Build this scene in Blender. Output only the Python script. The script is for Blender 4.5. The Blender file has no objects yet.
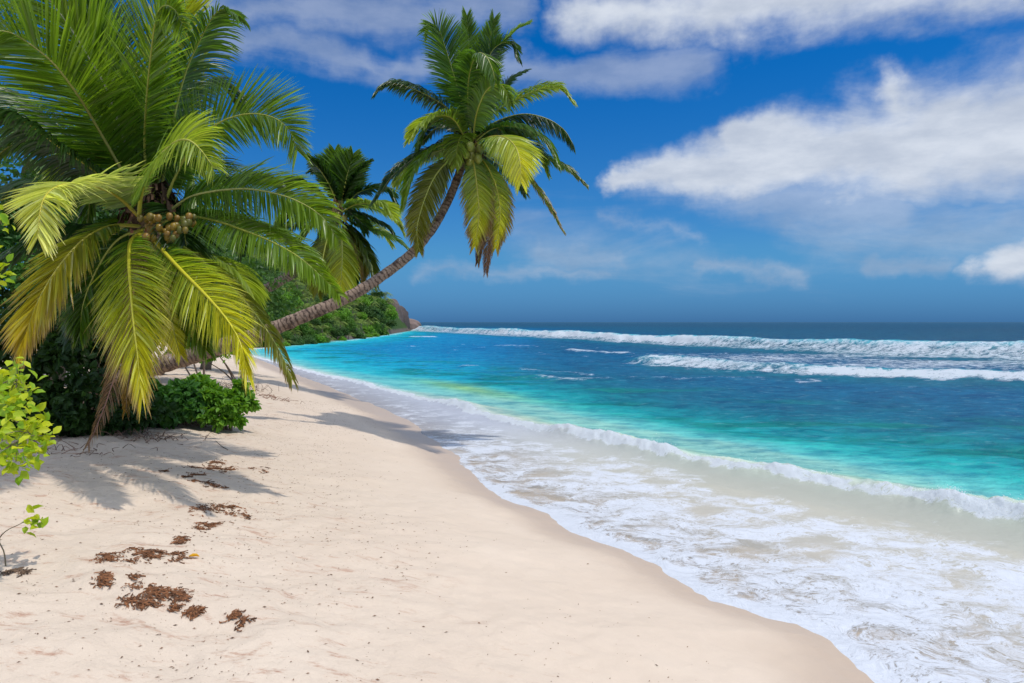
import bpy, math, random
import numpy as np
from mathutils import Vector, Matrix
random.seed(7); RNG = np.random.default_rng(7)
H = 2.8; F = 683.0; CX = 512.0; HY = 322.0
scene = bpy.context.scene
COL = scene.collection
R = math.radians

def P(px, py, Y):                      # a sight line's point at distance Y
    return np.array([(px-CX)/F*Y, Y, H-(py-HY)/F*Y])
def G0(px, py, z=0.0):                 # where a sight line meets level z
    Y = F*(H-z)/(py-HY); return ((px-CX)/F*Y, Y)

# ------------------------------------------------------------------ noise
def _h(ix, iy, s):
    n = (ix.astype(np.int64)*374761393 + iy.astype(np.int64)*668265263 + s*1442695041) & 0x7fffffff
    n = ((n ^ (n >> 13))*1274126177) & 0x7fffffff
    return ((n ^ (n >> 16)) & 0xffff)/65535.0
def vn(x, y, s=0):
    ix = np.floor(x); iy = np.floor(y); fx = x-ix; fy = y-iy
    fx = fx*fx*(3-2*fx); fy = fy*fy*(3-2*fy)
    a = _h(ix, iy, s); b = _h(ix+1, iy, s); c = _h(ix, iy+1, s); d = _h(ix+1, iy+1, s)
    return (a*(1-fx)+b*fx)*(1-fy)+(c*(1-fx)+d*fx)*fy
def fbm(x, y, s=0, o=4, g=.5):
    v = 0; a = 1; t = 0
    for i in range(o):
        v = v+a*vn(x*(2**i)+17.3*i, y*(2**i)-9.1*i, s+i); t += a; a *= g
    return v/t
def ss(a, b, x):
    t = np.clip((x-a)/(b-a), 0, 1); return t*t*(3-2*t)

# ------------------------------------------------------------------ coast lines
SHPX = [(885,683),(862,655),(845,640),(835,632),(800,620),(760,608),(720,597),(690,580),(660,562),(630,548),(600,540),(570,527),(553,514),
        (509,496),(486,482),(468,468),(466,456),(447,447),(430,435),(412,420),(386,409),(357,397),(319,382),(292,372),(270,363),(245,354),(225,349)]
HEADPX = [(262,347),(300,344),(340,341),(370,337),(395,333),(419,329.2)]
BACK = [(-45,300),(-80,330),(-200,380),(-3000,700),(-3000,-3000)]
SHORE = [(7,-3000),(5.2,-30),(4.4,-3),(3.6,2)]+[G0(*p) for p in SHPX]+[G0(*p) for p in HEADPX]+BACK
WPX = [(1024,524),(960,513),(900,500),(840,488),(780,478),(720,468),(680,460),(620,447),(570,437),(500,420),(440,402),(380,388),(330,376),(292,366),(262,358),(235,351)]
WAVE = [(16,-3000),(15,-30),(13,-5),(10.2,4)]+[G0(*p) for p in WPX]+[G0(*p) for p in HEADPX[1:]]+BACK
def segdist(pts, x, y):
    best = np.full(x.shape, 1e18)
    for (ax, ay), (bx, by) in zip(pts[:-1], pts[1:]):
        dx, dy = bx-ax, by-ay; L2 = dx*dx+dy*dy
        t = np.clip(((x-ax)*dx+(y-ay)*dy)/L2, 0, 1)
        d = (x-ax-t*dx)**2+(y-ay-t*dy)**2
        best = np.minimum(best, d)
    return np.sqrt(best)
def inside(poly, x, y):
    c = np.zeros(x.shape, bool); n = len(poly)
    for i in range(n):
        ax, ay = poly[i]; bx, by = poly[(i+1) % n]
        if ay == by: continue
        m = ((ay > y) != (by > y)) & (x < (bx-ax)*(y-ay)/(by-ay)+ax)
        c ^= m
    return c
def sdist(pts, x, y):                   # + offshore, - on the land side
    d = segdist(pts, x, y); return np.where(inside(pts, x, y), -d, d)

def shore(x, y):
    return sdist(SHORE, x, y)+.22*(fbm(x*1.4, y*1.4, 14, 3)-.5)+.07*(fbm(x*6, y*6, 15, 2)-.5)
def gz_from(s, x, y):
    d = -s
    land = 1.3*(1-np.exp(-(np.maximum(d, 0)/4.2)**1.25))
    sea = -0.05*np.maximum(s, 0)-0.25*ss(3, 12, s)-6*ss(20, 400, s)
    z = np.where(s < 0, land, sea)
    k = ss(.4, 2.5, d)
    z = z+k*(.13*(fbm(x*.55, y*.55, 3, 3)-.5)+.075*(fbm(x*2.1, y*2.1, 5, 3)-.5)*(.5+ss(2, 4.5, d))+.03*(fbm(x*7, y*7, 8, 3)-.5))
    z = z+.012*(fbm(x*1.3, y*1.3, 11, 3)-.5)
    z = z+ss(8, 60, d)*2.0*fbm(x*.05, y*.05, 2, 2)
    return z
def gz(x, y):
    x = np.atleast_1d(np.asarray(x, float)); y = np.atleast_1d(np.asarray(y, float))
    return gz_from(shore(x, y), x, y)
def G(px, py):                          # sight line to the sand
    Ys = np.linspace(2.0, 60, 3000)
    x = (px-CX)/F*Ys; z = H-(py-HY)/F*Ys
    g = gz(x, Ys); i = int(np.argmax(z <= g))
    return np.array([x[i], Ys[i], g[i]])

# ------------------------------------------------------------------ meshes
def mesh_np(name, V, Q=None, T=None, col=None, attrs=None, smooth=True, mat_idx=None):
    V = np.asarray(V, np.float32); me = bpy.data.meshes.new(name)
    Q = np.zeros((0, 4), np.int32) if Q is None else np.asarray(Q, np.int32)
    T = np.zeros((0, 3), np.int32) if T is None else np.asarray(T, np.int32)
    me.vertices.add(len(V)); me.vertices.foreach_set('co', V.ravel())
    loops = np.concatenate([Q.ravel(), T.ravel()])
    me.loops.add(len(loops)); me.loops.foreach_set('vertex_index', loops)
    n = len(Q)+len(T); me.polygons.add(n)
    st = np.concatenate([np.arange(len(Q))*4, len(Q)*4+np.arange(len(T))*3]).astype(np.int32)
    me.polygons.foreach_set('loop_start', st)
    me.update(calc_edges=True)
    me.polygons.foreach_set('use_smooth', np.full(n, smooth, bool))
    if col is not None:
        a = me.color_attributes.new('tint', 'FLOAT_COLOR', 'POINT')
        c = np.ones((len(V), 4), np.float32); c[:, :3] = col; a.data.foreach_set('color', c.ravel())
    for k, v in (attrs or {}).items():
        a = me.attributes.new(k, 'FLOAT', 'POINT'); a.data.foreach_set('value', np.asarray(v, np.float32))
    me.validate(); me.update()
    return me
def link(name, me, mat, parent=None, loc=None):
    o = bpy.data.objects.new(name, me); COL.objects.link(o)
    if mat is not None and me is not None and not me.materials: me.materials.append(mat)
    if parent is not None: o.parent = parent
    if loc is not None: o.location = loc
    return o
def tag(o, label=None, cat=None, group=None, kind=None):
    if label: o['label'] = label
    if cat: o['category'] = cat
    if group: o['group'] = group
    if kind: o['kind'] = kind
    return o
def empty(name, loc, label, cat, group=None):
    o = bpy.data.objects.new(name, None); COL.objects.link(o); o.location = tuple(float(v) for v in loc)
    o.empty_display_size = .3
    return tag(o, label, cat, group)
def child(name, V, Q, T, mat, root, **kw):          # world coords -> root space
    V = np.asarray(V, float)-np.array(root.location)
    return link(name, mesh_np(name, V, Q, T, **kw), mat, root)
def nrm(v):
    return v/np.maximum(np.linalg.norm(v, axis=-1, keepdims=True), 1e-9)

def catmull(pts, n):
    p = [np.asarray(q, float) for q in pts]
    p = [2*p[0]-p[1]]+p+[2*p[-1]-p[-2]]; out = []
    m = 16
    for i in range(1, len(p)-2):
        for k in range(m):
            t = k/m; a, b, c, d = p[i-1], p[i], p[i+1], p[i+2]
            out.append(.5*((2*b)+(c-a)*t+(2*a-5*b+4*c-d)*t*t+(3*b-a-3*c+d)*t**3))
    out.append(p[-2]); out = np.array(out)
    s = np.concatenate([[0], np.cumsum(np.linalg.norm(np.diff(out, axis=0), axis=1))])
    u = np.linspace(0, s[-1], n)
    return np.stack([np.interp(u, s, out[:, i]) for i in range(3)], 1), s[-1]
def frames(C, S0):
    T = nrm(np.gradient(C, axis=0))
    S = nrm(S0-T*(T@S0)[:, None]); N = np.cross(S, T)
    return T, S, N
def tube(C, rad, sides=8, S0=None, rough=0, seed=0):
    C = np.asarray(C, float); n = len(C); rad = np.broadcast_to(rad, n)
    T = nrm(np.gradient(C, axis=0))
    if S0 is None:
        a = np.array([0, 0, 1.]) if abs((C[-1]-C[0])[2]) < .8*np.linalg.norm(C[-1]-C[0]) else np.array([1., .2, 0])
        S0 = a
    S = nrm(S0-T*(T@S0)[:, None]); N = np.cross(S, T)
    th = np.linspace(0, 2*math.pi, sides, endpoint=False)
    rr = rad[:, None]*(1+(RNG.random((n, sides))-.5)*rough)
    V = C[:, None, :]+rr[..., None]*(np.cos(th)[None, :, None]*S[:, None, :]+np.sin(th)[None, :, None]*N[:, None, :])
    i = np.arange(n-1)[:, None]; j = np.arange(sides)[None, :]; j2 = (j+1) % sides
    Q = np.stack([i*sides+j, i*sides+j2, (i+1)*sides+j2, (i+1)*sides+j], -1).reshape(-1, 4)
    V = np.concatenate([V.reshape(-1, 3), C[:1], C[-1:]])
    b = n*sides; T1 = [(b, (k+1) % sides, k) for k in range(sides)]+[(b+1, (n-1)*sides+k, (n-1)*sides+(k+1) % sides) for k in range(sides)]
    return V, Q, np.array(T1)
class MB:
    def __init__(s): s.V = []; s.Q = []; s.T = []; s.C = []; s.n = 0
    def add(s, V, Q=None, T=None, c=(1, 1, 1)):
        V = np.asarray(V, float).reshape(-1, 3); s.V.append(V)
        if Q is not None and len(Q): s.Q.append(np.asarray(Q)+s.n)
        if T is not None and len(T): s.T.append(np.asarray(T)+s.n)
        s.C.append(np.broadcast_to(np.asarray(c, float), (len(V), 3))); s.n += len(V)
    def get(s):
        return (np.concatenate(s.V), np.concatenate(s.Q) if s.Q else None, np.concatenate(s.T) if s.T else None, np.concatenate(s.C))
    def build(s, name, mat, root=None, smooth=True):
        V, Q, T, C = s.get()
        if root is not None: V = V-np.array(root.location)
        return link(name, mesh_np(name, V, Q, T, col=C, smooth=smooth), mat, root)

def ico(sub=2):
    import bmesh
    bm = bmesh.new(); bmesh.ops.create_icosphere(bm, subdivisions=sub, radius=1)
    V = np.array([v.co[:] for v in bm.verts]); T = np.array([[v.index for v in f.verts] for f in bm.faces]); bm.free()
    return V, T
ICO1 = ico(1); ICO2 = ico(2); ICO4 = ico(4)

# ------------------------------------------------------------------ materials
class NT:
    def __init__(s, tree): s.t = tree
    def n(s, typ, **kw):
        nd = s.t.nodes.new(typ)
        for k, v in kw.items(): setattr(nd, k, v)
        return nd
    def l(s, a, b): s.t.links.new(a, b)
    def put(s, sock, v):
        if isinstance(v, (int, float)): sock.default_value = v
        elif isinstance(v, (tuple, list)):
            sock.default_value = tuple(v)+((1,) if len(v) == 3 and len(sock.default_value) == 4 else ())
        else: s.l(v, sock)
    def m(s, op, a, b=0.0, c=None, clamp=False):
        nd = s.n('ShaderNodeMath', operation=op); nd.use_clamp = clamp
        s.put(nd.inputs[0], a); s.put(nd.inputs[1], b)
        if c is not None: s.put(nd.inputs[2], c)
        return nd.outputs[0]
    def step(s, a, b, x):
        nd = s.n('ShaderNodeMapRange', interpolation_type='SMOOTHSTEP')
        s.put(nd.inputs['Value'], x); s.put(nd.inputs['From Min'], a); s.put(nd.inputs['From Max'], b)
        return nd.outputs[0]
    def mix(s, f, a, b, mode='MIX'):
        nd = s.n('ShaderNodeMix', data_type='RGBA', blend_type=mode)
        s.put(nd.inputs[0], f); s.put(nd.inputs[6], a); s.put(nd.inputs[7], b); return nd.outputs[2]
    def noise(s, vec, scale, detail=4, rough=.5, dist=0, out=0):
        nd = s.n('ShaderNodeTexNoise'); s.put(nd.inputs['Vector'], vec)
        nd.inputs['Scale'].default_value = scale; nd.inputs['Detail'].default_value = detail
        nd.inputs['Roughness'].default_value = rough; nd.inputs['Distortion'].default_value = dist
        return nd.outputs[out]
    def attr(s, name, out='Fac'):
        nd = s.n('ShaderNodeAttribute', attribute_name=name); return nd.outputs[out]
    def vmap(s, vec, scale=(1, 1, 1), rot=(0, 0, 0)):
        nd = s.n('ShaderNodeMapping'); s.put(nd.inputs[0], vec); nd.inputs['Scale'].default_value = scale; nd.inputs['Rotation'].default_value = rot
        return nd.outputs[0]
    def bump(s, h, strength, dist, normal=None):
        nd = s.n('ShaderNodeBump'); s.put(nd.inputs['Strength'], strength); nd.inputs['Distance'].default_value = dist; s.put(nd.inputs['Height'], h)
        if normal is not None: s.l(normal, nd.inputs['Normal'])
        return nd.outputs[0]
def newmat(name):
    m = bpy.data.materials.new(name); m.use_nodes = True; m.node_tree.nodes.clear(); return m, NT(m.node_tree)
def out(t, sh):
    o = t.n('ShaderNodeOutputMaterial'); t.l(sh, o.inputs[0])
def princ(t, col, rough=.6, spec=.3, normal=None):
    p = t.n('ShaderNodeBsdfPrincipled'); t.put(p.inputs['Base Color'], col); t.put(p.inputs['Roughness'], rough)
    t.put(p.inputs['Specular IOR Level'], spec)
    if normal is not None: t.l(normal, p.inputs['Normal'])
    return p.outputs[0]
def pos(t): return t.n('ShaderNodeNewGeometry').outputs['Position']

def leaf_mat(name, trans=.4, rough=.42, spec=.5, vary=.35, tgain=1.4):
    m, t = newmat(name); c = t.attr('tint', 'Color')
    tc = t.n('ShaderNodeTexCoord').outputs['Object']
    n = t.noise(tc, 9, 3)
    c = t.mix(t.m('MULTIPLY', n, vary), c, t.mix(1, c, (.75, .62, .5), 'MULTIPLY'))
    p = princ(t, c, rough, spec)
    tr = t.n('ShaderNodeBsdfTranslucent'); t.l(t.mix(1, c, (tgain*1.05, tgain, tgain*.45), 'MULTIPLY'), tr.inputs[0])
    mx = t.n('ShaderNodeMixShader'); mx.inputs[0].default_value = trans; t.l(p, mx.inputs[1]); t.l(tr.outputs[0], mx.inputs[2])
    out(t, mx.outputs[0]); return m
M_FROND = leaf_mat('frond_leaf', .45, .36, .65, tgain=1.9)
M_LEAF = leaf_mat('leaf', .35, .5, .3, tgain=1.6)
M_FAR = leaf_mat('far_foliage', .25, .6, .2)
def simple(name, rough=.7, spec=.25, nscale=8, amt=.4, bscale=20, bstr=.3, bdist=.02):
    m, t = newmat(name); c = t.attr('tint', 'Color'); tc = t.n('ShaderNodeTexCoord').outputs['Object']
    n = t.noise(tc, nscale, 5, .6); c = t.mix(t.m('MULTIPLY', n, amt), c, t.mix(1, c, (.35, .3, .28), 'MULTIPLY'))
    b = t.bump(t.noise(tc, bscale, 4), bstr, bdist)
    out(t, princ(t, c, rough, spec, b)); return m
M_RIB = simple('midrib', .4, .5, 12, .15, 30, .1)
M_DRY = simple('dry_fibre', .85, .1)
M_NUT = simple('coconut_husk', .4, .4, 10, .35)
M_TWIG = simple('twig_bark', .8, .15)
M_WEED = simple('seaweed', .7, .3, 25, .6)
M_ROCK = simple('granite', .8, .2, .35, .9, 1.0, .8, .4)

def trunk_mat():
    m, t = newmat('palm_bark'); L = t.attr('len'); tc = t.n('ShaderNodeTexCoord').outputs['Object']
    n = t.noise(tc, 5, 5, .65); n2 = t.noise(tc, 22, 4, .6)
    ph = t.m('ADD', t.m('MULTIPLY', L, 11), t.m('MULTIPLY', n, 2.6))
    fr = t.m('FRACT', ph); ring = t.m('MULTIPLY', t.step(0, .18, fr), t.step(1.0, .75, fr))
    c = t.mix(n2, (.20, .135, .095), (.34, .25, .185))
    c = t.mix(t.step(.5, .62, t.noise(tc, 3.2, 5, .7)), c, (.11, .075, .06))
    c = t.mix(t.step(.62, .7, t.noise(tc, 7, 4, .7, 0, 0)), c, (.38, .34, .29))
    c = t.mix(t.m('MULTIPLY', t.m('SUBTRACT', 1, ring), .7), c, (.075, .05, .04))
    h = t.m('ADD', t.m('MULTIPLY', ring, .7), t.m('MULTIPLY', n2, .6))
    out(t, princ(t, c, .85, .15, t.bump(h, .9, .03))); return m
M_TRUNK = trunk_mat()

def sand_mat():
    m, t = newmat('sand'); p = pos(t); wet = t.attr('wet'); dry = t.attr('debris')
    n1 = t.noise(p, .7, 4, .55); n2 = t.noise(p, 6, 4, .6); n3 = t.noise(p, 160, 2, .6)
    c = t.mix(n1, (.53, .425, .325), (.645, .54, .43))
    c = t.mix(t.m('MULTIPLY', n3, .35), c, (.44, .33, .24))
    c = t.mix(t.m('MULTIPLY', n2, .14), c, (.52, .40, .30))
    # reddish organic dust patches
    st = t.noise(t.vmap(p, (1.2, 3.2, 1), (0, 0, .25)), 2.3, 6, .75)
    c = t.mix(t.m('MULTIPLY', t.m('MULTIPLY', t.step(.53, .70, st), dry), .9), c, (.36, .20, .13))
    # small dark specks of debris
    v = t.n('ShaderNodeTexVoronoi', feature='F1'); t.l(t.vmap(p, (1, 2.0, 1)), v.inputs['Vector']); v.inputs['Scale'].default_value = 17
    cs = t.n('ShaderNodeSeparateColor'); t.l(v.outputs['Color'], cs.inputs[0])
    rad = t.m('MULTIPLY', t.m('MULTIPLY', t.step(.6, .98, cs.outputs[0]), .15), t.m('ADD', .15, t.m('MULTIPLY', dry, .9)))
    sp = t.m('LESS_THAN', v.outputs['Distance'], rad)
    sp = t.m('MULTIPLY', sp, t.step(.42, .6, t.noise(p, .9, 3)))
    c = t.mix(t.m('MULTIPLY', sp, .8), c, (.16, .09, .05))
    c = t.mix(t.m('MULTIPLY', wet, .9), c, (.43, .325, .235))
    rough = t.m('SUBTRACT', .92, t.m('MULTIPLY', wet, .5))
    lump = t.noise(p, 3.2, 5, .6)
    h = t.m('ADD', t.m('MULTIPLY', lump, .9), t.m('ADD', t.m('MULTIPLY', n2, .55), t.m('MULTIPLY', n3, .05)))
    bs = t.m('MULTIPLY', t.m('ADD', .25, t.m('MULTIPLY', dry, .75)), t.m('SUBTRACT', 1, t.m('MULTIPLY', wet, .8)))
    out(t, princ(t, c, rough, .25, t.bump(h, bs, .05))); return m
M_SAND = sand_mat()

def water_mat():
    m, t = newmat('sea_water'); p = pos(t)
    col = t.attr('tint', 'Color'); foam = t.attr('foam'); op = t.attr('opac'); sw = t.attr('swash'); far = t.attr('far')
    warp = t.n('ShaderNodeVectorMath', operation='ADD'); t.l(p, warp.inputs[0])
    wn = t.n('ShaderNodeVectorMath', operation='SCALE'); t.l(t.noise(p, 1.6, 3, .5, 0, 1), wn.inputs[0]); wn.inputs['Scale'].default_value = .9
    t.l(wn.outputs[0], warp.inputs[1]); q = warp.outputs[0]
    fa = t.noise(t.vmap(q, (1, 1.7, 1), (0, 0, -.9)), 1.5, 8, .68, .3)
    fb = t.noise(t.vmap(q, (1, 2.0, 1), (0, 0, -.9)), 7, 6, .7, 1.2)
    ridge = t.m('SUBTRACT', 1, t.m('ABSOLUTE', t.m('MULTIPLY', t.m('SUBTRACT', fb, .5), 5)))
    pat = t.m('ADD', t.m('MULTIPLY', fa, .62), t.m('ADD', t.m('MULTIPLY', fb, .22), t.m('MULTIPLY', ridge, .13)))
    # pat about .2-.75, foam attribute 0..1 shifts the threshold
    th = t.m('SUBTRACT', .728, t.m('MULTIPLY', foam, .38))
    f = t.step(t.m('SUBTRACT', th, .06), t.m('ADD', th, .10), pat)
    f = t.m('MULTIPLY', f, t.step(.01, .12, foam))
    # small ripples
    r1 = t.noise(t.vmap(p, (1, 2.2, 1), (0, 0, .15)), 1.1, 6, .62)
    r2 = t.noise(t.vmap(p, (1, 1.8, 1), (0, 0, -.5)), 6.5, 5, .6)
    hgt = t.m('ADD', t.m('MULTIPLY', r1, 1.0), t.m('MULTIPLY', r2, .22))
    calm = t.m('SUBTRACT', 1, t.m('MULTIPLY', sw, .75))
    nb = t.bump(hgt, t.m('MULTIPLY', calm, .9), .5)
    # chop: shade between the ripples painted into the water colour
    ch = t.m('ADD', t.m('MULTIPLY', t.step(.36, .60, t.noise(t.vmap(p, (.7, 1.3, 1), (0, 0, .12)), .55, 5, .62)), .5), t.m('MULTIPLY', t.step(.38, .60, t.noise(t.vmap(p, (.7, 1.3, 1), (0, 0, .2)), 2.2, 4, .62)), .5))
    c1 = t.mix(t.m('MULTIPLY', t.m('SUBTRACT', 1, sw), t.m('MULTIPLY', t.m('SUBTRACT', 1, ch), .85)), col, t.mix(1, col, (.20, .42, .60), 'MULTIPLY'))
    c1 = t.mix(t.m('MULTIPLY', t.m('MULTIPLY', t.m('SUBTRACT', 1, sw), t.step(.56, .70, t.noise(t.vmap(p, (.6, 1.5, 1), (0, 0, -.1)), 2.6, 4, .65))), .42), c1, (.13, .33, .38))  # pale flecks painted in for sky reflected off the ripples
    body = t.n('ShaderNodeBsdfDiffuse'); t.l(c1, body.inputs[0]); t.l(nb, body.inputs['Normal'])
    gl = t.n('ShaderNodeBsdfGlossy'); gl.inputs['Roughness'].default_value = .12; gl.inputs[0].default_value = (.9, .95, 1, 1); t.l(nb, gl.inputs['Normal'])
    fr = t.n('ShaderNodeFresnel'); fr.inputs[0].default_value = 1.33; t.l(nb, fr.inputs['Normal'])
    bodyo = t.n('ShaderNodeMixShader'); t.l(op, bodyo.inputs[0]); tr = t.n('ShaderNodeBsdfTransparent'); tr.inputs[0].default_value = (.93, .93, .90, 1)
    t.l(tr.outputs[0], bodyo.inputs[1]); t.l(body.outputs[0], bodyo.inputs[2])
    w = t.n('ShaderNodeMixShader'); t.l(t.m('MINIMUM', t.m('MULTIPLY', fr.outputs[0], .32), .04), w.inputs[0]); t.l(bodyo.outputs[0], w.inputs[1]); t.l(gl.outputs[0], w.inputs[2])
    fbump = t.bump(t.m('ADD', pat, t.m('MULTIPLY', t.noise(q, 30, 3), .25)), .55, .06)
    fo = t.n('ShaderNodeBsdfPrincipled'); fo.inputs['Roughness'].default_value = .7
    t.l(t.mix(fb, t.mix(t.attr('dense'), (.54, .57, .62), (.77, .84, .90)), t.mix(t.attr('dense'), (.72, .74, .78), (.86, .91, .95))), fo.inputs['Base Color']); t.l(fbump, fo.inputs['Normal'])
    ft = t.n('ShaderNodeBsdfTranslucent'); ft.inputs[0].default_value = (.8, .84, .86, 1); t.l(fbump, ft.inputs['Normal'])
    fm = t.n('ShaderNodeMixShader'); t.l(t.m('ADD', .15, t.m('MULTIPLY', t.attr('dense'), .3)), fm.inputs[0]); t.l(fo.outputs[0], fm.inputs[1]); t.l(ft.outputs[0], fm.inputs[2])
    fin = t.n('ShaderNodeMixShader'); t.l(t.m('MULTIPLY', f, .95), fin.inputs[0]); t.l(w.outputs[0], fin.inputs[1]); t.l(fm.outputs[0], fin.inputs[2])
    out(t, fin.outputs[0]); return m
M_WATER = water_mat()
def spray_mat():
    m, t = newmat('sea_foam'); a = princ(t, (.9, .91, .92), .6, .2); b = t.n('ShaderNodeBsdfTranslucent'); b.inputs[0].default_value = (.9, .92, .93, 1); x_ = t.n('ShaderNodeMixShader'); x_.inputs[0].default_value = .5; t.l(a, x_.inputs[1]); t.l(b.outputs[0], x_.inputs[2]); out(t, x_.outputs[0]); return m
M_SPRAY = spray_mat()
def hill_mat():
    m, t = newmat('hill_ground'); p = pos(t); n = t.noise(p, .25, 5, .6)
    c = t.mix(n, (.02, .045, .012), (.06, .10, .02))
    sx = t.n('ShaderNodeSeparateXYZ'); t.l(p, sx.inputs[0])
    zz = t.m('SUBTRACT', sx.outputs[2], t.m('MULTIPLY', n, .9))
    c = t.mix(t.step(.9, .2, zz), c, (.12, .09, .075))
    out(t, princ(t, c, .9, .1, t.bump(n, .6, 1.0))); return m
M_HILL = hill_mat()

# ------------------------------------------------------------------ polar sheets
def radii(fine):
    r = [1.2]
    while r[-1] < 24000:
        x = r[-1]; d = x*x/1912*.85*fine
        d = max(d, .018*fine)
        if x < 130: d = min(d, .45)
        elif x < 400: d = min(d, 1.6)
        elif x < 1500: d = min(d, 8)
        else: d = x*.06
        r.append(x+d)
    return np.array(r)
def polar(fine_a, fine_r):
    a = np.concatenate([np.arange(-180, -46, 4.), np.arange(-46, 46, fine_a), np.arange(46, 180, 4.)])
    a = np.radians(a); r = radii(fine_r)
    A, Rr = np.meshgrid(a, r)
    # rows of equal forward distance inside the view, arcs outside it
    k = 1/np.maximum(np.cos(A), math.cos(R(46)))
    x = np.sin(A)*Rr*k; y = np.cos(A)*Rr*k
    nr, na = x.shape
    i = np.arange(nr-1)[:, None]; j = np.arange(na)[None, :]; j2 = (j+1) % na
    Q = np.stack([i*na+j, i*na+j2, (i+1)*na+j2, (i+1)*na+j], -1).reshape(-1, 4)[:, ::-1]
    return x.ravel(), y.ravel(), Q
def compact(V, Q, keep, extra):
    Q = Q[keep[Q].any(axis=1)]
    used = np.zeros(len(V), bool); used[Q.ravel()] = True
    idx = np.cumsum(used)-1
    return V[used], idx[Q], {k: v[used] for k, v in extra.items()}

# ground
x, y, Q = polar(.16, 1.5)
s = shore(x, y); z = gz_from(s, x, y)
x = np.append(x, 0); y = np.append(y, 0)
s = shore(x, y); z = gz_from(s, x, y)
na = int(np.argmax(Q.max(axis=1) >= 0))
NA = len(np.concatenate([np.arange(-180, -46, 4.), np.arange(-46, 46, .16), np.arange(46, 180, 4.)]))
T0 = np.array([(len(x)-1, (k+1) % NA, k) for k in range(NA)])
wetn = fbm(x*1.1, y*1.1, 21, 4)
yy = np.maximum(y, 0)
wline = .55+.9*ss(10, 22, yy)+.55*(wetn-.5)+.35*ss(7, 4.5, yy)*ss(0, 3, x)
wet = ss(-wline-.7, -wline+.45, s)
deb = ss(-2.2, -4.2, s+1.2*(wetn-.5))*np.exp(-np.maximum(-s-7.5, 0)/6)
z = z-.012*ss(-wline-.1, -wline+.05, s)
g = mesh_np('sand_ground', np.stack([x, y, z], 1), Q, T0[:, ::-1], attrs={'wet': wet, 'debris': deb})
tag(link('sand_ground', g, M_SAND), kind='structure')

# water
x, y, Q = polar(.10, 1.0)
s = shore(x, y); w = sdist(WAVE, x, y)
keep = (s > -.6)
V = np.stack([x, y, np.zeros_like(x)], 1)
V, Q, e = compact(V, Q, keep, {'s': s, 'w': w}); s = e['s']; w = e['w']; x = V[:, 0]; y = V[:, 1]
ln = fbm(x*.35, y*.35, 31, 3)
# colour of the water body by how far off the beach it is
dist = np.hypot(x, y)
bay = ss(-4, -14, x)*ss(20, 40, y)*ss(170, 110, y)
wob = w+2.6*(fbm(x*.16+y*.05, y*.16, 41, 4)-.5)*np.clip(w/4, 0, 1.6)+.8*(fbm(x*.9, y*.9, 43, 4)-.5)
wob = np.where(wob > 1.15, np.maximum(wob-1.1*ss(10.5, 15, y)*ss(40, 26, y)*ss(6, 1.5, wob), 1.15), wob)
stops = [(-3, (.58, .55, .47)), (-.6, (.57, .575, .48)), (.2, (.53, .60, .48)), (.9, (.36, .62, .50)), (1.8, (.16, .60, .54)), (3.2, (.040, .50, .46)), (4.8, (.012, .36, .37)),
         (6.6, (.008, .25, .29)), (9, (.008, .15, .235)), (13, (.008, .13, .24)), (20, (.006, .125, .25)), (40, (.008, .10, .20)), (80, (.016, .095, .165)), (200, (.024, .085, .145)), (3000, (.042, .105, .165))]  # farthest stop is lighter: horizon haze painted into the sea colour
sx = [a for a, b in stops]; C = np.stack([np.interp(wob, sx, [b[i] for a, b in stops]) for i in range(3)], 1)
bs = [(-3, (.60, .54, .42)), (0, (.50, .60, .50)), (.8, (.22, .62, .56)), (2.5, (.03, .52, .56)), (6, (.008, .38, .52)), (12, (.005, .25, .45)), (25, (.005, .17, .36)), (60, (.005, .13, .30)), (3000, (.02, .06, .12))]
CB = np.stack([np.interp(wob, [a for a, b in bs], [b[i] for a, b in bs]) for i in range(3)], 1)
bw = (ss(2, -8, x-y*.06)*ss(16, 30, y)*ss(330, 150, y))[:, None]
C = C*(1-bw)+CB*bw
sw_far = (ss(.3, -.3, w)*ss(11, 20, y))[:, None]
C = C*(1-sw_far)+np.array([.37, .385, .43])*sw_far
teal = (ss(.50, .66, fbm(x*.28, y*.75, 45, 4))*ss(2.5, 4.5, w)*ss(14, 8, w))[:, None]
C = C*(1-.8*teal)+np.array([.004, .21, .19])*.8*teal
# sandy shallow tongue
gx, gy = G0(462, 388); u = ((x-gx)*.5-(y-gy)*.86); v = ((x-gx)*.86+(y-gy)*.5)
tong = np.exp(-(u/5.0)**2-(v/.8)**2)[:, None]
C = C*(1-tong*.75)+np.array([.36, .58, .16])*tong*.75
# heights
z = .006*np.clip(s*4, 0, 1)
zamp = ss(.5, 6, w)
z = z+zamp*(.20*(fbm(x*.5+y*.1, y*.9, 51, 3)-.5)+.08*(fbm(x*1.7, y*2.6, 55, 3)-.5))*ss(400, 100, dist)
z = z+ss(10, 30, w)*.35*(fbm(x*.06, y*.16, 61, 2)-.5)*ss(600, 200, dist)
z = z+.014*(fbm(x*2.2, y*2.2, 57, 3)-.5)*ss(.15, .8, s)*ss(.6, -.2, w)
foam = np.zeros_like(x); dense = ss(-.9, -.3, w)
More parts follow.
